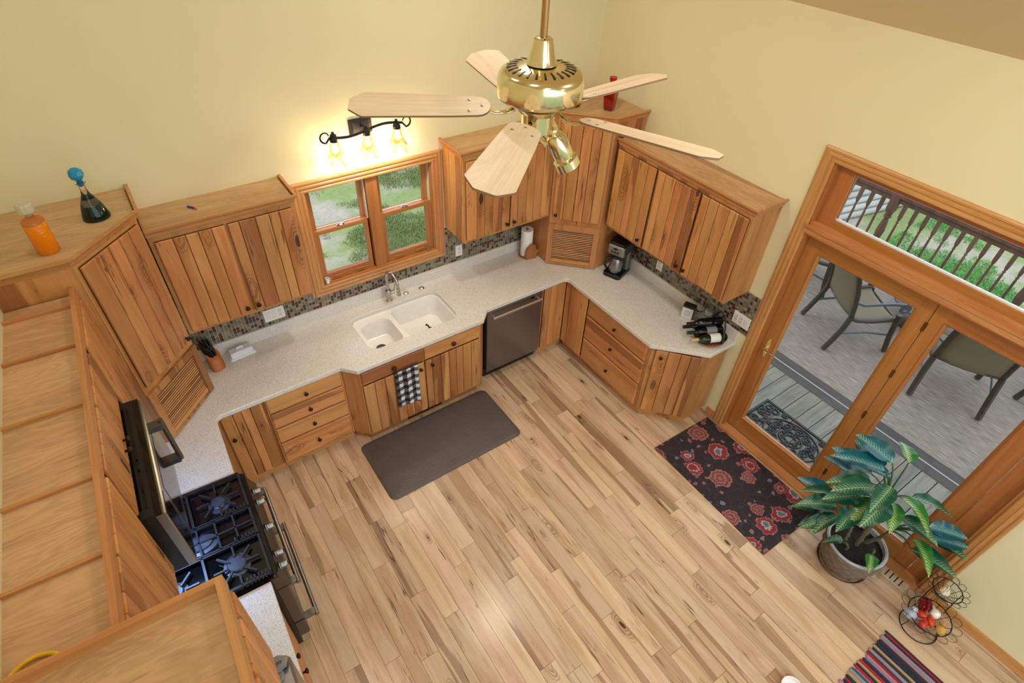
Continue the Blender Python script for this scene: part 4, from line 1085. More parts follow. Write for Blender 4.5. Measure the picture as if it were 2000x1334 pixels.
for rr in (.020, .026): m.tube([(rr*math.cos(2*PI*i/24), -.0368, .058+rr*math.sin(2*PI*i/24)) for i in range(24)], .0008, 4, closed=True)
m.tube([(0,-.0368,.045),(.004,-.0368,.056),(-.004,-.0368,.064),(0,-.0368,.073)], .0012, 4); m.obj('emblem', plain('emblem_grey', srgb(140,140,146), .5), fp)
def goblet(label, x, y, h=.19):
    g_ = thing('wine_glass', label, 'glass', (x,y,ZC_), 0, 'stemmed glasses behind the wine rack')
    MB().lathe([(.034,0),(.034,.002),(.006,.006),(.004,.012),(.004,.085),(.008,.092)], 20).obj('stem', CLEAR, g_, smooth=True)
    MB().lathe([(.006,.090),(.028,.105),(.040,.135),(.038,.165),(.032,h),(.030,h),(.036,.165),(.038,.135),(.026,.108),(.0,.094)], 22, cap=False).obj('bowl', CLEAR, g_, smooth=True)
goblet('clear stemmed glass between the dark box and wine bottles', 4.388, -1.735); goblet('clear stemmed glass close to the mosaic wall above the wine', 4.392, -1.820, .20)

# gingham towel over the sink cabinet door
def gingham():
    m, nt, b = newmat('gingham_cloth'); t = NT(nt)
    sp = t.new('ShaderNodeSeparateXYZ'); t.link(t.objco(), sp.inputs[0])
    f1 = t.math('GREATER_THAN', t.math('FRACT', t.math('MULTIPLY', sp.outputs[0], 13.5)), .5)
    f2 = t.math('GREATER_THAN', t.math('FRACT', t.math('MULTIPLY', sp.outputs[2], 12.5)), .5)
    t.link(t.ramp(t.math('MULTIPLY', t.math('ADD', f1, f2), .5), [(0,srgb(222,222,222)),(.34,srgb(92,92,96)),(.7,srgb(20,20,23))], 'CONSTANT'), b.inputs['Base Color'])
    b.inputs['Roughness'].default_value = .95
    t.link(t.bump(t.noise(t.objco(), 400.0, 1.0), .3, .002), b.inputs['Normal'])
    return m
tw = thing('kitchen_towel', 'black and white gingham towel hanging on the sink cabinet', 'towel', (2.058,-.741,.30))
m = MB(); NX, NZ = 22, 26; P = []
for j in range(NZ+1):
    for i in range(NX+1):
        u = i/NX; v = j/NZ
        P.append((-.105+.21*u, -.010-.008*math.sin(u*13+.6)*(1-.5*v)-.004*math.sin(u*29), v*.420+.03*(.5-u)*(1-v)*1.2))
F = [(j*(NX+1)+i, j*(NX+1)+i+1, (j+1)*(NX+1)+i+1, (j+1)*(NX+1)+i) for j in range(NZ) for i in range(NX)]
m.add(P, F); c1 = m.obj('front_fold', gingham(), tw, smooth=True, sharp=False)
so = c1.modifiers.new('thick', 'SOLIDIFY'); so.thickness = .003
MB().tube([(-.115,-.006,.432),(.115,-.006,.432)], .006, 8).obj('towel_bar', BRONZE, tw, smooth=True)

# ---------------------------------------------------------------- things on the floor
def matm():
    m, nt, b = newmat('mat_vinyl'); t = NT(nt)
    b.inputs['Base Color'].default_value = srgb(92,84,80); b.inputs['Roughness'].default_value = .55
    br = t.new('ShaderNodeTexBrick'); br.inputs['Scale'].default_value = 9.0; br.inputs['Mortar Size'].default_value = .03; br.inputs['Mortar Smooth'].default_value = .6
    br.inputs['Color1'].default_value = (1,1,1,1); br.inputs['Color2'].default_value = (.8,.8,.8,1); br.inputs['Mortar'].default_value = (0,0,0,1)
    mp = t.new('ShaderNodeMapping'); mp.inputs['Rotation'].default_value = (0,0,PI/4); t.link(t.objco(), mp.inputs[0]); t.link(mp.outputs[0], br.inputs['Vector'])
    t.link(t.bump(br.outputs['Color'], .5, .004), b.inputs['Normal'])
    n = t.noise(t.objco(), 5.0, 2.0); t.link(t.mix(n, srgb(84,77,74), srgb(98,90,86)), b.inputs['Base Color'])
    return m
mt = MB(); P0 = rrect(-.640,.640,-.325,.325,.055,6); P1 = rrect(-.612,.612,-.297,.297,.040,6)
mt.loft([[(x,y,0) for x,y in P0],[(x,y,.004) for x,y in P0],[(x,y,.019) for x,y in P1]], True, True)
o = mt.obj('kitchen_mat', matm(), None, (2.200,-1.040,.0005), smooth=True); tag(o, 'grey cushioned kitchen mat on the floor under the sink', 'mat')

def floral():
    m, nt, b = newmat('floral_rug'); t = NT(nt); c = t.objco()
    sp = t.new('ShaderNodeSeparateXYZ')
    nz = t.new('ShaderNodeTexNoise'); t.link(c, nz.inputs['Vector']); nz.inputs['Scale'].default_value = 13.0; nz.inputs['Detail'].default_value = 2.0
    cw = t.vmath('ADD', t.vmath('ADD', c, (3.17,5.31,0)).outputs[0], t.vmath('MULTIPLY', t.vmath('SUBTRACT', nz.outputs['Color'], (.5,.5,.5)).outputs[0], (.07,.07,0)).outputs[0]).outputs[0]
    def flowers(scale, petals, R0, rnd=.75, off=(0,0,0)):
        vo = t.new('ShaderNodeTexVoronoi'); vo.voronoi_dimensions = '2D'; vo.inputs['Scale'].default_value = scale; vo.inputs['Randomness'].default_value = rnd
        p = t.vmath('ADD', cw, off).outputs[0]; t.link(p, vo.inputs['Vector'])
        ps = t.vmath('MULTIPLY', p, (scale,scale,0)).outputs[0]
        d = t.vmath('SUBTRACT', ps, t.vmath('MULTIPLY', vo.outputs['Position'], (scale,scale,0)).outputs[0]).outputs[0]
        s3 = t.new('ShaderNodeSeparateXYZ'); t.link(d, s3.inputs[0])
        ang = t.math('ARCTAN2', s3.outputs[1], s3.outputs[0])
        sc_ = t.new('ShaderNodeSeparateColor'); t.link(vo.outputs['Color'], sc_.inputs[0])
        pet = t.math('ADD', .86, t.math('MULTIPLY', .14, t.math('ABSOLUTE', t.math('COSINE', t.math('MULTIPLY', ang, petals*.5)))))
        size = t.math('MULTIPLY_ADD', sc_.outputs[1], R0*.5, R0*.62)
        q = t.math('DIVIDE', vo.outputs['Distance'], t.math('MULTIPLY', pet, size))
        q = t.math('ADD', q, t.math('MULTIPLY', .055, t.math('SINE', t.math('MULTIPLY', ang, petals*2.0))))
        return q, sc_, vo, d
    n = t.noise(c, 6.0, 3.0)
    base = t.mix(n, srgb(40,33,40), srgb(58,44,50))
    # scrolling vines
    wv = t.new('ShaderNodeTexVoronoi'); wv.feature = 'DISTANCE_TO_EDGE'; wv.voronoi_dimensions = '2D'; wv.inputs['Scale'].default_value = 9.0
    t.link(t.vmath('ADD', cw, t.vmath('MULTIPLY', t.new('ShaderNodeTexNoise').outputs['Color'], (.2,.2,0)).outputs[0]).outputs[0], wv.inputs['Vector'])
    base = t.mix(t.step(t.math('SUBTRACT', .05, wv.outputs['Distance']), 0, .03), base, srgb(58,60,58))
    # scattered leaves
    q2, s2, v2, d2 = flowers(12.0, 2.0, .30, 1.0, (.31,.77,0))
    lm = t.math('MULTIPLY', t.math('LESS_THAN', q2, .8), t.math('GREATER_THAN', s2.outputs[0], .55))
    lc = t.ramp(s2.outputs[2], [(0,srgb(150,96,96)),(.4,srgb(120,124,140)),(.7,srgb(150,110,110))], 'CONSTANT')
    base = t.mix(lm, base, lc)
    q, s, v, d = flowers(4.4, 7.0, .40, .70)
    cA = t.ramp(q, [(0,srgb(140,48,54)),(.42,srgb(200,178,168)),(.52,srgb(140,56,58)),(.80,srgb(160,112,108)),(.9,srgb(112,52,54))], 'CONSTANT')
    cB = t.ramp(q, [(0,srgb(92,118,128)),(.32,srgb(196,192,192)),(.44,srgb(150,48,54)),(.88,srgb(168,120,114))], 'CONSTANT')
    cC = t.ramp(q, [(0,srgb(170,104,98)),(.2,srgb(120,70,70)),(.4,srgb(170,104,98)),(.6,srgb(120,66,68)),(.8,srgb(170,110,104))], 'CONSTANT')
    fc = t.mix(t.math('GREATER_THAN', s.outputs[0], .66), t.mix(t.math('GREATER_THAN', s.outputs[0], .33), cA, cB), cC)
    fm = t.math('MULTIPLY', t.math('LESS_THAN', q, 1.0), t.math('GREATER_THAN', s.outputs[2], .10))
    col = t.mix(fm, base, fc)
    weave = t.noise(c, 300.0, 1.0)
    col = t.mix(t.math('MULTIPLY', weave, .35), col, srgb(20,14,16))
    t.link(col, b.inputs['Base Color']); b.inputs['Roughness'].default_value = .95
    t.link(t.bump(weave, .4, .003), b.inputs['Normal'])
    return m
o = MB().rbox(-.340,.340,-.595,.595,0,.009,.006,2,.002).obj('floral_rug', floral(), None, (4.060,-2.738,.0005), rz=-.02); tag(o, 'dark rug with red and cream flowers before the french door', 'rug')

# rag rug: rows of coloured cloth, each a raised ridge
RC = [plain('rag_'+n_, c_, .95) for n_, c_ in (('navy',srgb(38,42,72)),('red',srgb(168,34,44)),('grey',srgb(140,136,144)),('charcoal',srgb(44,46,56)),('tan',srgb(170,146,104)),('rose',srgb(170,120,140)),('teal',srgb(40,92,118)),('plum',srgb(78,50,70)))]
m = MB(); x = 3.22; seq = [0,3,2,1,4,3,7,6,2,5,0,1,3,4,2,6,5,1,3,4,1,0,2,5,1,7,2,3,4,0,3,0,3,5,2,0,1,3,2]; i = 0
while x < 3.965:
    w_ = random.choice((.012,.016,.022,.028)); m.cur = seq[i % len(seq)]; i += 1
    q = 5; YY = [-4.165-.02*random.random()-k_*.08 for k_ in range(17)]
    L = []
    for y in YY:
        L.append([(x+w_*t_/q-3.6, y+4.8, .002+.010*math.sin(PI*t_/q)**.6+.0015*math.sin(y*90+i)) for t_ in range(q+1)])
    m.loft([l[::-1] for l in L], closed=False)
    m.lathe([(0,-.006),(w_*.5,0),(0,.010)], 6, (x+w_/2-3.6, YY[0]+4.8, .004))
    x += w_
o = m.obj('rag_rug', RC, None, (3.6,-4.8,.0005), smooth=True); tag(o, 'striped multicolour rag rug with woven ridges', 'rug')
# ---------------------------------------------------------------- potted plant by the door
PX, PY = 4.175, -3.690
pp = thing('potted_dieffenbachia', 'large leafy houseplant in a woven grey pot by the french door', 'plant', (PX,PY,0))
MB().lathe([(.0,.004),(.165,.004),(.185,.022),(.189,.022),(.170,.0),(.0,.0)], 40).obj('saucer', glass('clear_plastic', (1,.98,.94,1), .1, 1.2), pp, smooth=True)
pot = MB(); N = 60; L = []
for q in range(25):
    z = .006+.262*q/24; base = .138+.062*math.sin(min(1,q/20)*PI/2)
    L.append([((base+.013*math.sin(PI*((q%4)+.5)/4)*abs(math.sin(a*7+ (PI/2 if (q//4)%2 else 0))))*math.cos(a), (base+.013*math.sin(PI*((q%4)+.5)/4)*abs(math.sin(a*7+(PI/2 if (q//4)%2 else 0))))*math.sin(a), z) for a in [2*PI*i/N for i in range(N)]])
pot.loft(L, True, False)
wm, wnt, wbs = newmat('woven_pot'); t = NT(wnt); t.link(t.mix(t.noise(t.objco(), 30.0, 3.0), srgb(98,86,74), srgb(134,118,102)), wbs.inputs['Base Color']); wbs.inputs['Roughness'].default_value = .8
pot.obj('woven_pot', wm, pp, smooth=True, sharp=False)
MB().lathe([(.196,.262),(.206,.268),(.207,.280),(.196,.284),(.186,.278),(.184,.240)], 48, cap=False).obj('pot_rim', plain('rim_grey', srgb(176,178,182), .4), pp, smooth=True)
so_ = MB(); Q = 14; ring = []
so_.lathe([(.186,.238),(.12,.246),(.06,.252),(.0,.254)], 40)
for k in range(160):
    a = random.uniform(0,2*PI); rr = .178*math.sqrt(random.random()); s_ = random.uniform(.004,.009)
    so_.lathe([(0,-s_*.5),(s_,0),(0,s_*.7)], 5, (rr*math.cos(a), rr*math.sin(a), .247))
so_.obj('potting_soil', plain('soil', srgb(34,26,22), .9), pp)
def leafmat(nm, dark, pale, amt):
    m, nt, b = newmat(nm); t = NT(nt); c = t.objco()
    sp = t.new('ShaderNodeSeparateXYZ'); t.link(c, sp.inputs[0])
    ax_ = t.math('ABSOLUTE', sp.outputs[0])
    veins = t.math('SINE', t.math('MULTIPLY', t.math('SUBTRACT', sp.outputs[1], t.math('MULTIPLY', ax_, 1.1)), 330.0))
    fall = t.step(t.math('SUBTRACT', .036, ax_), .0, .030)
    n = t.noise(c, 70.0, 2.0)
    k = t.math('MULTIPLY', t.math('MULTIPLY', t.math('MULTIPLY_ADD', veins, .5, .5), fall), t.math('MULTIPLY_ADD', n, .9, .25))
    col = t.mix(t.math('MULTIPLY', k, amt), dark, pale)
    col = t.mix(t.step(t.math('SUBTRACT', .0035, ax_), 0, .002), col, srgb(150,176,110))
    t.link(col, b.inputs['Base Color']); b.inputs['Roughness'].default_value = .32
    return m
LM = [leafmat('leaf_deep', srgb(14,80,58), srgb(150,196,150), .8), leafmat('leaf_bright', srgb(34,112,40), srgb(206,220,140), .9), leafmat('leaf_teal', srgb(10,92,104), srgb(150,214,224), .8)]
def leaf_mesh(L, wd, bend, cup, mat, name):
    mb = MB(); nl, nw = 14, 6; P = []
    for j in range(nl+1):
        v = j/nl
        w_ = wd*math.sin(PI*min(1,v**.72))**.85*(1 if v < .98 else 0.02) if 0 < v < 1 else .0008
        for i in range(nw+1):
            u = i/nw*2-1
            y = L*v*(1-.18*bend*v)
            z = -L*bend*v*v*.75+cup*w_*abs(u)+.004*math.sin(v*22)*abs(u)
            P.append((u*w_, y, z))
    mb.add(P, [(j*(nw+1)+i, j*(nw+1)+i+1, (j+1)*(nw+1)+i+1, (j+1)*(nw+1)+i) for j in range(nl) for i in range(nw)])
    me = bpy.data.meshes.new(name); me.from_pydata(mb.v, [], mb.f); me.materials.append(mat); me.polygons.foreach_set('use_smooth',[True]*len(me.polygons))
    return me
leafs = [leaf_mesh(.27,.068,.35,.45,LM[0],'leaf'), leaf_mesh(.25,.072,.55,.40,LM[1],'leaf'), leaf_mesh(.29,.078,.25,.35,LM[2],'leaf'), leaf_mesh(.22,.056,.75,.5,LM[0],'leaf')]
random.seed(21)
stems = [((.0,-.01),(.03,-.02,.62)), ((-.05,.05),(-.10,.10,.46)), ((.06,.04),(.13,-.02,.40)), ((.02,-.06),(.05,-.16,.36))]
def plant_stem(p0, top, leaves, r0):
    m = MB(); a = Vector((p0[0],p0[1],.24)); b_ = Vector(top); mid = (a+b_)/2+Vector((.012,-.015,.0))
    path = [a.lerp(mid, k/4) for k in range(5)]+[mid.lerp(b_, k/4) for k in range(1,5)]
    m.tube([tuple(p) for p in path], [r0*(1.1-.06*k) for k in range(9)], 10)
    for k in range(1, 7): m.lathe([(r0*1.12,-.003),(r0*1.2,0),(r0*1.12,.003)], 10, tuple(a.lerp(b_, k/7)+Vector((.012,-.015,0))*math.sin(PI*k/7)))
    st = m.obj('stem', plain('plant_cane', srgb(96,92,66), .6), pp, smooth=True)
    for (az, el, dist, up, kind, sc_) in leaves:
        d = Vector((math.cos(az), math.sin(az), 0)); base = path[-1]-Vector((0,0,up*.5))
        tip = base+d*dist+Vector((0,0,el))
        pm = MB(); c1 = base.lerp(tip, .5)+Vector((0,0,.03)); pm.tube([tuple(base), tuple(base.lerp(c1,.6)), tuple(c1), tuple(c1.lerp(tip,.5)+Vector((0,0,.008))), tuple(tip)], [.0075,.0062,.0055,.005,.004], 7)
        pe = pm.obj('leaf_stalk', plain('stalk_green', srgb(50,92,50), .45), pp, smooth=True)
        lf = place('leaf', leafs[kind], pp, tuple(tip), rot=(random.uniform(-.05,.30), random.uniform(-.35,.35), az-PI/2+random.uniform(-.25,.25)))
        lf.scale = (sc_,)*3
        M_ = lf.rotation_euler.to_matrix(); mx_ = max((M_ @ (v_.co*sc_)).x for v_ in leafs[kind].vertices)+tip.x+PX
        lim_ = W+.045 if min((M_ @ (v_.co*sc_)).y for v_ in leafs[kind].vertices)+tip.y+PY > -4.10 else W-.025
        if mx_ > lim_: lf.location.x -= mx_-lim_
dg = math.radians
# main cane: tall crown of leaves; azimuths measured round the pot, 180 = into the room, 90 = towards the sink wall
plant_stem((0,.0), (.03,.05,.80), [(dg(110),.20,.10,.0,2,1.15),(dg(75),.24,.10,.0,2,1.0),(dg(150),.12,.14,.04,0,1.15),(dg(190),.10,.12,.04,0,1.1),(dg(250),.12,.08,.06,1,1.05),
    (dg(100),.12,.15,.05,2,1.05),(dg(30),.30,.06,.0,1,.8),(dg(300),.10,.12,.08,0,1.0),(dg(130),.14,.14,.10,0,1.1),(dg(60),.16,.14,.12,2,1.0),(dg(170),.06,.10,.14,1,.95),(dg(215),.10,.08,.12,1,.9),(dg(140),.08,.16,.20,0,1.0),(dg(115),.20,.06,.06,2,.95),(dg(95),.06,.18,.20,2,.95),(dg(265),.02,.14,.18,0,.95),(dg(175),.16,.07,.02,0,.95)], .019)
plant_stem((-.06,.06), (-.06,.13,.56), [(dg(110),.08,.13,.02,0,.95),(dg(140),.08,.14,.04,0,1.0),(dg(165),.05,.15,.06,3,1.0),(dg(125),.0,.18,.08,3,1.0),(dg(185),.12,.10,.0,0,1.0),(dg(150),-.03,.16,.10,3,.9),(dg(100),.04,.16,.06,2,.9),(dg(160),.02,.20,.08,3,.9)], .012)
plant_stem((.07,-.03), (.10,-.10,.54), [(dg(-75),.06,.15,.02,0,1.05),(dg(-100),.06,.12,.04,1,1.0),(dg(-55),.16,.16,.0,2,.8),(dg(-65),.12,.20,.02,2,.8),(dg(-95),-.02,.15,.08,0,1.1)], .013)
plant_stem((-.02,-.09), (-.02,-.10,.36), [(dg(195),.0,.05,.02,1,.6)], .010)
plant_stem((-.10,.02), (-.11,.05,.32), [(dg(150),.03,.03,.0,3,.6)], .008)

# ---------------------------------------------------------------- wire basket stand with vegetables
WX, WY = 4.205, -4.275
wbk = thing('wire_basket_stand', 'tiered black wire basket stand with looped rims beside the baseboard', 'basket', (WX,WY,0))
WIRE = plain('black_wire', srgb(34,30,30), .4, .5)
def wire_basket(name, cx, cy, z, R0, depth, parent):
    m = MB()
    def circ(r, zz, th, n=40): m.tube([(cx+r*math.cos(2*PI*k/n), cy+r*math.sin(2*PI*k/n), zz) for k in range(n)], th, 6, closed=True)
    circ(R0, z, .0032)
    for k in range(7): circ(R0*(.26+.085*k), z-depth*(1-(k/9.5)**2.2), .0012)
    for k in range(10):
        a = 2*PI*k/10
        m.tube([(cx+R0*s_*math.cos(a), cy+R0*s_*math.sin(a), z-depth*(1-max(0,(s_-.2)/.8)**2)) for s_ in (.15,.4,.6,.8,.93,1.0)], .0018, 6)
    nL = 14; lr = R0*.24
    for k in range(nL):
        a = 2*PI*k/nL
        ctr = Vector((cx+(R0+lr*.75)*math.cos(a), cy+(R0+lr*.75)*math.sin(a), z+lr*.30)); u = Vector((math.cos(a)*.93, math.sin(a)*.93, .36)); v = Vector((-math.sin(a), math.cos(a), 0))
        m.tube([tuple(ctr+u*lr*math.cos(2*PI*q/14)+v*lr*math.sin(2*PI*q/14)) for q in range(14)], .0016, 5, closed=True)
    return m.obj(name, WIRE, parent, smooth=True)
wire_basket('lower_basket', 0, 0, .145, .135, .075, wbk)
wire_basket('upper_basket', .118, .035, .330, .092, .055, wbk)
m = MB()
for r0, zz in ((.120,.006),): m.tube([(r0*math.cos(2*PI*k/36)-.02, r0*math.sin(2*PI*k/36)-.0, zz) for k in range(36)], .0035, 6, closed=True)
for a in (.4, 2.5, 4.6): m.tube([(.120*math.cos(a)-.02,.120*math.sin(a),.006),(.10*math.cos(a),.10*math.sin(a),.04),(.125*math.cos(a),.125*math.sin(a),.130)], .003, 6)
m.tube([(.10,.09,.006),(.13,.10,.20),(.205,.085,.330)], .0035, 6); m.tube([(.14,-.05,.10),(.15,-.04,.22),(.17,-.04,.325)], .003, 6)
m.obj('foot_ring', WIRE, wbk, smooth=True)
def veg(name, label, cat, x, y, z, prof, mat, rot=(0,0,0), sx=1.0, stem=None, group=None):
    o = thing(name, label, cat, (x,y,z), 0, group); o.rotation_euler = rot
    MB().lathe(prof, 20, sx=sx).obj('flesh', mat, o, smooth=True)
    if stem: stem(o)
    return o
def onion_prof(r0): return [(0,-r0*.95),(r0*.35,-r0*.9),(r0*.8,-r0*.5),(r0,0),(r0*.85,r0*.45),(r0*.4,r0*.85),(r0*.15,r0*1.1),(r0*.08,r0*1.4),(0,r0*1.42)]
def tom_prof(r0, l): return [(0,-l),(r0*.5,-l*.88),(r0*.9,-l*.45),(r0,0),(r0*.92,l*.5),(r0*.5,l*.9),(r0*.15,l*.96),(0,l*.93)]
TOM = plain('tomato_red', srgb(186,44,30), .18); TOM2 = plain('tomato_orange', srgb(206,66,26), .18)
def calyx(l):
    def f(o):
        m = MB()
        for k in range(5):
            a = 2*PI*k/5; m.tube([(0,0,l*.95),(.008*math.cos(a),.008*math.sin(a),l*.98),(.014*math.cos(a),.014*math.sin(a),l*.90)], [.002,.0018,.0008], 5)
        m.obj('calyx', plain('calyx_green', srgb(70,96,40), .6), o)
    return f
def roots(r0):
    def f(o):
        m = MB()
        for k in range(7): a = k*.9; m.tube([(0,0,-r0*.93),(.006*math.cos(a),.006*math.sin(a),-r0-.004),(.012*math.cos(a),.012*math.sin(a),-r0-.006)], .0008, 4)
        m.obj('root_tuft', plain('root_tan', srgb(190,166,110), .8), o)
    return f
zb = .112
veg('plum_tomato', 'red plum tomato next to the plastic carton in the basket', 'tomato', WX-.042, WY+.040, zb+.038, tom_prof(.027,.034), TOM, (1.4,0,.4), stem=calyx(.034))
veg('plum_tomato', 'orange red elongated plum tomato in the middle of the basket', 'tomato', WX-.030, WY-.022, zb+.030, tom_prof(.024,.042), TOM2, (1.5,0,2.2), stem=calyx(.042))
veg('plum_tomato', 'red plum tomato against the open rim of the basket', 'tomato', WX-.094, WY-.002, zb+.032, tom_prof(.026,.036), TOM, (1.4,0,1.6), stem=calyx(.036))
veg('white_onion', 'round white onion in the lower wire basket', 'onion', WX+.045, WY-.010, zb+.034, onion_prof(.036), plain('onion_white', srgb(240,238,230), .25), (1.2,.0,2.4), stem=roots(.036))
veg('yellow_onion', 'golden yellow onion in the lower wire basket', 'onion', WX-.030, WY-.090, zb+.026, onion_prof(.033), plain('onion_gold', srgb(206,164,82), .25), (1.3,0,1.0), stem=roots(.033))
veg('shallot', 'small tan shallot behind the yellow onion', 'onion', WX+.030, WY-.078, zb+.022, onion_prof(.022), plain('shallot_tan', srgb(186,140,84), .35), (1.4,0,.4), stem=roots(.022))
g = thing('garlic_bulb', 'white papery garlic bulb in the upper wire basket', 'garlic', (WX+.115,WY+.040,.305))
for k in range(6):
    a = 2*PI*k/6; MB().lathe([(0,-.018),(.012,-.014),(.017,0),(.010,.018),(.004,.030),(0,.034)], 12, (.015*math.cos(a),.015*math.sin(a),0)).obj('clove', plain('garlic_skin', srgb(230,218,192), .6), g, smooth=True)
MB().tube([(0,0,.015),(.004,0,.038),(.012,.004,.055)], [.008,.005,.004], 7).obj('neck', plain('garlic_skin', srgb(230,218,192), .6), g, smooth=True)
cn = thing('tomato_carton', 'clear plastic clamshell of small red tomatoes in the basket', 'carton', (WX+.020,WY+.062,zb+.055), .5)
MB().box(-.035,.035,-.030,.030,-.042,.045).obj('clamshell', glass('clamshell_plastic', (.86,.86,1,1), .08, 1.15), cn)
for i_ in range(3):
    for j_ in range(2):
        for q_ in range(3): MB().lathe([(0,-1),(.7,-.7),(1,0),(.7,.7),(0,1)], 10, ((i_-1)*1.95, (j_-.5)*2.2, (q_-1)*2.0-.2)).obj('cherry_tomato', plain('cherry_red', srgb(150,20,30), .2), cn, smooth=True).scale = (.0115,)*3
pb = MB(); ns = 12; ring = []
for q in range(7):
    t_ = q/6; r0 = (.036,.042,.040,.032,.018,.010,.020)[q]
    ring.append([((r0+.006*math.sin(5*a+q*2))*math.cos(a), (r0+.006*math.sin(5*a+q*2))*math.sin(a), .085*t_) for a in [2*PI*k/ns for k in range(ns)]])
pb.loft(ring, True, True)
bg = thing('plastic_bag', 'crumpled clear plastic bag at the side of the wire basket', 'bag', (WX-.085,WY+.085,zb+.0), .4)
pb.obj('bag_film', plain('bag_film', srgb(196,200,220), .25, **{'Alpha': .75}), bg, smooth=True)
MB().tube([(0,0,.07),(-.01,.01,.10),(-.03,.02,.115)], [.006,.008,.003], 6).obj('bag_tail', plain('bag_white', srgb(232,232,236), .5), bg, smooth=True)

# floor register in front of the door, white bit at the picture's lower rim
fv = thing('floor_register', 'small pale slotted floor register beside the basket stand', 'vent', (4.385,-3.985,.0003))
MB().rbox(-.050,.050,-.10,.10,0,.004,.006).obj('plate', plain('register_tan', srgb(196,176,150), .5), fv)
for k in range(4): box('slot', BLACKM, fv, -.035, .035, -.06+k*.035, -.052+k*.035, .0041, .0046)

# ---------------------------------------------------------------- outside: lawn, deck, furniture
ZG, ZD = -.62, -.120
def lawn():
    m, nt, b = newmat('patchy_lawn'); t = NT(nt); c = t.objco()
    n = t.noise(c, .9, 4.0, .6); n2 = t.noise(c, 14.0, 4.0, .65)
    green = t.mix(n2, srgb(96,122,66), srgb(156,170,108)); dirt = t.mix(n2, srgb(136,130,120), srgb(196,190,178))
    k = t.step(t.math('ADD', n, t.math('MULTIPLY', t.math('SUBTRACT', n2, .5), .35)),   .42, .58)
    t.link(t.mix(k, dirt, green), b.inputs['Base Color']); b.inputs['Roughness'].default_value = .95
    t.link(t.bump(n2, .8, .05), b.inputs['Normal'])
    return m
gr = struct(MB().box(-14, 26, -22, 22, ZG-.2, ZG).obj('ground', lawn()))
random.seed(5)
def blades(n, regions, mats, name, label):
    import mathutils.noise as mn
    m = MB()
    cnt = 0
    while cnt < n:
        x0, x1, y0, y1 = random.choice(regions)
        x, y = random.uniform(x0,x1), random.uniform(y0,y1)
        if mn.noise((x*.75, y*.75, 3.1))+.35*mn.noise((x*3, y*3, 7.7)) < random.uniform(-.05,.30): continue
        cnt += 1; a = random.uniform(0, 2*PI); h_ = random.uniform(.015,.05); w_ = random.uniform(.004,.009); l_ = random.uniform(.1,.9)*h_
        dx, dy = math.cos(a), math.sin(a); m.cur = random.randrange(len(mats))
        m.add([(x-dy*w_,y+dx*w_,ZG),(x+dy*w_,y-dx*w_,ZG),(x+dx*l_,y+dy*l_,ZG+h_)], [(0,1,2)])
    o = m.obj(name, mats, None); o['kind'] = 'stuff'; tag(o, label, 'grass'); return o
GM = [plain('blade_green_a', srgb(112,146,78), .7), plain('blade_green_b', srgb(134,160,96), .7), plain('blade_olive', srgb(146,146,100), .7)]
GM2 = [plain('blade_lush_a', srgb(96,170,92), .7), plain('blade_lush_b', srgb(130,196,110), .7), plain('blade_lush_c', srgb(110,160,80), .7)]
blades(30000, [(2.2,5.4,2.2,5.6)], GM, 'lawn_grass', 'patchy short green grass outside the sink window')
blades(30000, [(9.3,13.5,-4.2,-.95)], GM2, 'lawn_grass', 'lush green clover and grass beyond the deck railing')
# deck boards running away from the house
dk = bpy.data.objects.new('deck', None); COL.objects.link(dk); struct(dk); dk.location = (W+.16,-2.6,ZD)
def deckwood():
    return wood('weathered_deck', 'x', srgb(128,128,120), srgb(106,105,98), srgb(84,80,74), knots=.2, streak=.62, rough=.85, vary=.2, across=16.0, along=1.5, flecks=.5)
DW = deckwood(); y = -.2
dm_ = MB().box(-2.06,2.06,-.0685,.0685,-.03,0); dme = bpy.data.meshes.new('deck_board'); dme.from_pydata(dm_.v, [], dm_.f); dme.materials.append(DW)
while y > -6.3:
    o = place('deck_board', dme, dk, (2.06, y+2.6, 0)); y -= .1445
box('deck_joist', plain('joist', srgb(70,62,54), .9), dk, 0, 4.1, -3.7, 2.4, -.30, -.05)
def outrug():
    m, nt, b = newmat('outdoor_rug'); t = NT(nt)
    mp = t.vmath('MULTIPLY', t.objco(), (170.0,7.0,1.0)).outputs[0]
    n = t.noise(mp, 1.0, 2.0)
    sp = t.new('ShaderNodeSeparateXYZ'); t.link(t.objco(), sp.inputs[0])
    col = t.ramp(n, [(.30,srgb(98,90,84)),(.5,srgb(130,122,115)),(.7,srgb(158,150,142))])
    t.link(col, b.inputs['Base Color']); b.inputs['Roughness'].default_value = .95
    t.link(t.bump(n, .4, .003), b.inputs['Normal']); return m
rx0, rx1, ry0, ry1 = 5.69, 8.35, -5.6, -.9
ru = thing('outdoor_rug', 'grey woven outdoor rug with charcoal border on the deck', 'rug', (5.69,-3.25,ZD+.0005))
box('rug_field', outrug(), ru, 0, rx1-rx0, ry0+3.25, ry1+3.25, 0, .006)
CHB = plain('rug_charcoal', srgb(70,70,72), .95)
box('border_band', CHB, ru, .0, .108, ry0+3.25, ry1+3.25, .0061, .0072); box('border_band', CHB, ru, .122, .235, ry0+3.25, ry1+3.25, .0061, .0072)
box('border_line', plain('rug_pale', srgb(170,164,156), .95), ru, .108, .122, ry0+3.25, ry1+3.25, .0061, .0072)
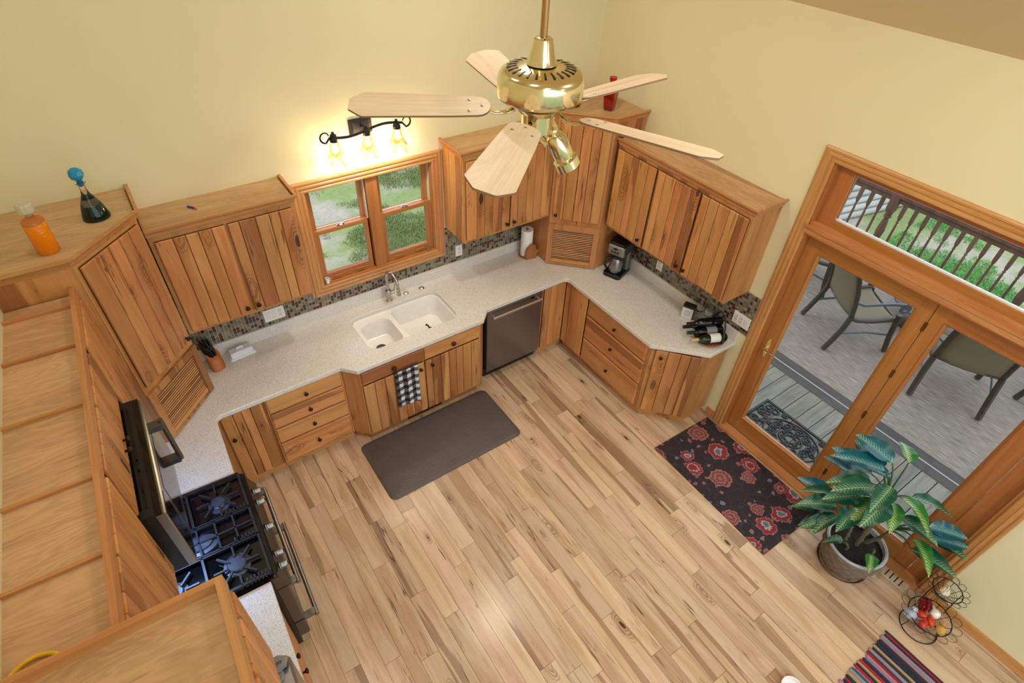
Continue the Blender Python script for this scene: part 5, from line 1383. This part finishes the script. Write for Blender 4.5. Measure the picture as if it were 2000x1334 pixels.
# rubber doormat with scrollwork
dmx0, dmx1, dmy0, dmy1 = 4.72, 5.22, -3.16, -2.27
dt = thing('door_mat', 'black rubber door mat with open scrollwork on the deck', 'mat', ((dmx0+dmx1)/2,(dmy0+dmy1)/2,ZD+.0005), 0)
RUB = plain('black_rubber', srgb(34,40,44), .6)
hx_, hy_ = (dmx1-dmx0)/2, (dmy1-dmy0)/2
m = MB(); m.box(-hx_,hx_,-hy_,-hy_+.022,0,.014); m.box(-hx_,hx_,hy_-.022,hy_,0,.014); m.box(-hx_,-hx_+.022,-hy_+.022,hy_-.022,0,.014); m.box(hx_-.022,hx_,-hy_+.022,hy_-.022,0,.014); m.obj('frame', RUB, dt)
m = MB()
def ring2(cx, cy, rx, ry, th=.009, n=30): m.tube([(cx+rx*math.cos(2*PI*k/n), cy+ry*math.sin(2*PI*k/n), .007) for k in range(n)], th, 6, closed=True)
def spiral(cx, cy, r0, a0, sg=1, turns=1.6):
    n = 22; m.tube([(cx+r0*(1-.85*k/n)*math.cos(a0+sg*2*PI*turns*k/n), cy+r0*(1-.85*k/n)*math.sin(a0+sg*2*PI*turns*k/n), .007) for k in range(n+1)], .0095, 6)
ring2(0,0,hx_-.05,.27); ring2(0,0,.085,.11); ring2(0,0,.045,.055)
for k in range(6): a = PI/3*k; spiral(.062*math.cos(a), .080*math.sin(a), .026, a, 1, 1.1)
for k in range(10): a = 2*PI*(k+.5)/10; ring2(.165*math.cos(a), .228*math.sin(a), .016, .022)
for k in range(10):
    a = 2*PI*k/10; spiral(.135*math.cos(a), .185*math.sin(a), .050, a+PI/2, 1 if k%2 else -1)
for sx in (-1,1):
    for sy in (-1,1):
        spiral(sx*(hx_-.085), sy*(hy_-.085), .062, sy*PI/2, sx*sy); spiral(sx*.07, sy*(hy_-.075), .050, -sy*PI/2, -sx*sy)
        ring2(sx*.17, sy*.30, .030, .045); spiral(sx*.205, sy*.20, .034, 0, sx*sy); ring2(sx*.10, sy*.33, .022, .030); spiral(sx*.03, sy*.30, .026, PI/2, -sx*sy)
m.obj('scrollwork', RUB, dt, smooth=True)
# sling chairs
CF = plain('chair_frame', srgb(64,58,54), .4, .5); CF2 = plain('chair_arm', srgb(92,104,118), .35, .5)
def slingmat():
    m, nt, b = newmat('sling_mesh'); t = NT(nt)
    v = t.vmath('MULTIPLY', t.objco(), (260.0,260.0,260.0)).outputs[0]
    ck_ = t.new('ShaderNodeTexChecker'); t.link(v, ck_.inputs[0]); ck_.inputs['Scale'].default_value = 1.0
    ck_.inputs[1].default_value = srgb(94,88,70); ck_.inputs[2].default_value = srgb(120,113,94)
    t.link(ck_.outputs[0], b.inputs['Base Color']); b.inputs['Roughness'].default_value = .8; return m
SL = slingmat()
def chair_proto(label):
    """origin on the floor under the seat, facing local +y"""
    r = thing('patio_chair', label, 'chair', (0,0,0))
    hw = .290
    back = [(-.40,1.00),(-.35,.88),(-.30,.74),(-.265,.60),(-.245,.48),(-.225,.42)]
    seat = [(-.225,.42),(-.16,.395),(.0,.39),(.14,.41),(.24,.425)]
    for sx in (-1, 1):
        m = MB(); m.tube([(sx*hw,y,z) for y,z in back]+[(sx*hw,y,z) for y,z in seat[1:]]+[(sx*hw,.275,.41),(sx*hw,.28,.38)], .024, 8); m.obj('side_frame', CF, r, smooth=True)
        m = MB(); m.tube([(sx*hw,-.24,.44),(sx*hw*1.03,-.27,.28),(sx*hw*1.05,-.33,.10),(sx*hw*1.06,-.37,.0)], .028, 8, flat=1.1); m.obj('leg', CF, r, smooth=True)
        m = MB(); m.tube([(sx*hw*1.06,.245,.50),(sx*hw*1.06,.25,.40),(sx*hw*1.06,.27,.20),(sx*hw*1.06,.31,.0)], .028, 8, flat=1.1); m.obj('leg', CF, r, smooth=True)
        m = MB(); P = [(sx*hw*1.02,-.275,.64),(sx*hw*1.12,-.20,.625),(sx*hw*1.14,-.05,.645),(sx*hw*1.14,.10,.655),(sx*hw*1.12,.22,.645)]
        for q in range(14):
            a = PI/2-2*PI*1.25*q/13; rr = .055*(1-.6*q/13); P.append((sx*hw*1.10, .245+rr*math.cos(a), .590+rr*math.sin(a)))
        m.tube(P, .013, 8, flat=1.5); m.obj('arm', CF2, r, smooth=True)
        m = MB(); m.tube([(sx*hw*1.03,-.29,.22),(sx*hw*1.05,.0,.25),(sx*hw*1.05,.27,.22)], .010, 8, flat=1.3); m.obj('side_stretcher', CF2, r, smooth=True)
    m = MB(); m.tube([(-hw,.28,.385),(hw,.28,.385)], .012, 8); m.tube([(-hw,-.235,.44),(hw,-.235,.44)], .012, 8); m.tube([(-hw,-.40,1.0),(0,-.415,1.02),(hw,-.40,1.0)], .014, 8); m.obj('cross_bars', CF, r, smooth=True)
    def sling(P, nm):
        q = []
        for k in range(len(P)-1):
            for j in range(3): u = j/3; q.append((P[k][0]*(1-u)+P[k+1][0]*u, P[k][1]*(1-u)+P[k+1][1]*u))
        q.append(P[-1])
        mb = MB(); mb.loft([[(sx*(hw-.012), y-.010*(1-sx*sx), z-.018*(1-sx*sx)) for sx in (-1,-.66,-.33,0,.33,.66,1)] for y, z in q], closed=False)
        o = mb.obj(nm, SL, r, smooth=True, sharp=False); s_ = o.modifiers.new('thick','SOLIDIFY'); s_.thickness = .004
    sling(back, 'back_sling'); sling(seat, 'seat_sling')
    return r
def face(o, x, y, dx, dy): o.location = (x,y,ZD+.022); o.rotation_euler = (0,0,math.atan2(dy,dx)-PI/2)
c1 = chair_proto('brown sling patio chair seen through the door leaf with the handle')
face(c1, 6.85, -2.095, .82, -.57)
def chair_copy(label, x, y, dx, dy): c = copy_tree(c1); c['label'] = label; face(c, x, y, dx, dy); return c
chair_copy('brown sling patio chair seen behind the potted plant', 6.975, -3.160, .91, .41)
chair_copy('patio chair mostly hidden past the first sling chair', 7.45, -1.22, .15, -1.0)
chair_copy('patio chair mostly hidden past the second sling chair', 7.75, -3.95, -.1, 1.0)
tb_ = thing('patio_table', 'low round dark table between the patio chairs', 'table', (7.72,-2.50,ZD+.0075))
MB().lathe([(.0,.29),(.36,.29),(.385,.300),(.385,.312),(.36,.320),(.0,.320)], 40).obj('table_top', plain('table_brown', srgb(70,58,50), .4), tb_, smooth=True)
MB().lathe([(.24,0),(.24,.03),(.05,.06),(.045,.25),(.12,.29)], 24).obj('pedestal', CF, tb_, smooth=True)
for k in range(3):
    a = 2*PI*k/3; MB().tube([(.05*math.cos(a),.05*math.sin(a),.12),(.16*math.cos(a),.16*math.sin(a),.20),(.28*math.cos(a),.28*math.sin(a),.29)], .010, 6).obj('brace', CF, tb_, smooth=True)

# deck railing
RX = 8.58
rl = thing('deck_railing', 'brown wooden deck railing with turned balusters', 'railing', (RX,-2.0,ZD))
RW = wood('railing_wood','z',srgb(112,86,72),srgb(92,68,56),srgb(70,50,42),knots=0,streak=.7,rough=.8)
box('top_rail', RW, rl, -.045, .045, -3.6, 3.2, .905, .945); box('upper_rail', RW, rl, -.020, .020, -3.6, 3.2, .835, .905); box('lower_rail', RW, rl, -.020, .020, -3.6, 3.2, .075, .140)
def sqr(r0, z): return [(-r0,-r0,z),(r0,-r0,z),(r0,r0,z),(-r0,r0,z)]
bal = MB(); bal.loft([sqr(.019,.140),sqr(.019,.255)], True, True); bal.loft([sqr(.019,.66),sqr(.021,.70),sqr(.021,.84)], True, True)
bal.lathe([(.014,.255),(.020,.268),(.020,.275),(.010,.285),(.019,.300),(.012,.312),(.016,.36),(.014,.56),(.010,.585),(.018,.598),(.018,.606),(.010,.616),(.018,.64),(.020,.66)], 10)
bme_ = bpy.data.meshes.new('baluster'); bme_.from_pydata(bal.v, [], bal.f); bme_.materials.append(RW)
post = MB(); post.loft([sqr(.05,0),sqr(.05,.24)], True, True); post.loft([sqr(.045,.70),sqr(.050,.74),sqr(.050,.92)], True, True)
post.lathe([(.036,.24),(.050,.255),(.050,.275),(.026,.29),(.044,.33),(.052,.42),(.040,.54),(.028,.60),(.046,.615),(.046,.635),(.030,.645),(.044,.66),(.044,.70)], 16)
pme = bpy.data.meshes.new('post'); pme.from_pydata(post.v, [], post.f); pme.materials.append(RW)
yp = [.95, -1.345, -3.03, -5.3]
for y in yp: place('post', pme, rl, (0, y+2.0, 0))
y = 1.0
for a, b_ in zip(yp[:-1], yp[1:]):
    n_ = round((a-b_)/.1465)
    for k in range(1, n_): place('baluster', bme_, rl, (0, a-(a-b_)*k/n_+2.0, 0))
# weathered landscape timbers beyond
tm = thing('timber_retaining_wall', 'stack of weathered grey landscape timbers beyond the railing', 'retaining wall', (10.6,-.25,ZG))
TW = wood('timber_grey','x',srgb(186,190,186),srgb(160,166,164),srgb(126,130,128),knots=.2,streak=.66,rough=.9)
for k in range(9):
    z = .055+k*.105
    m = MB(); m.loft([[(x, .056*math.cos(2*PI*i/10), .056*math.sin(2*PI*i/10)) for i in range(10)] for x in (-1.4,0,1.4)], True, True)
    m.obj('timber', TW, tm, (random.uniform(-.03,.03)+.30, .035*k-.07, z), rz=-.20, smooth=True)

# pale dish at the picture's lower rim
wd_ = thing('floor_dish', 'small round white dish on the floor boards', 'dish', (3.085,-4.015,.0003))
MB().lathe([(.0,.004),(.050,.004),(.062,.012),(.066,.030),(.070,.030),(.066,.004),(.058,.0),(.0,.0)], 28).obj('dish_body', WHITEP, wd_, smooth=True)
MB().lathe([(.066,.029),(.070,.033),(.073,.031),(.070,.027)], 28, cap=False).obj('rim', WHITEP, wd_, smooth=True)
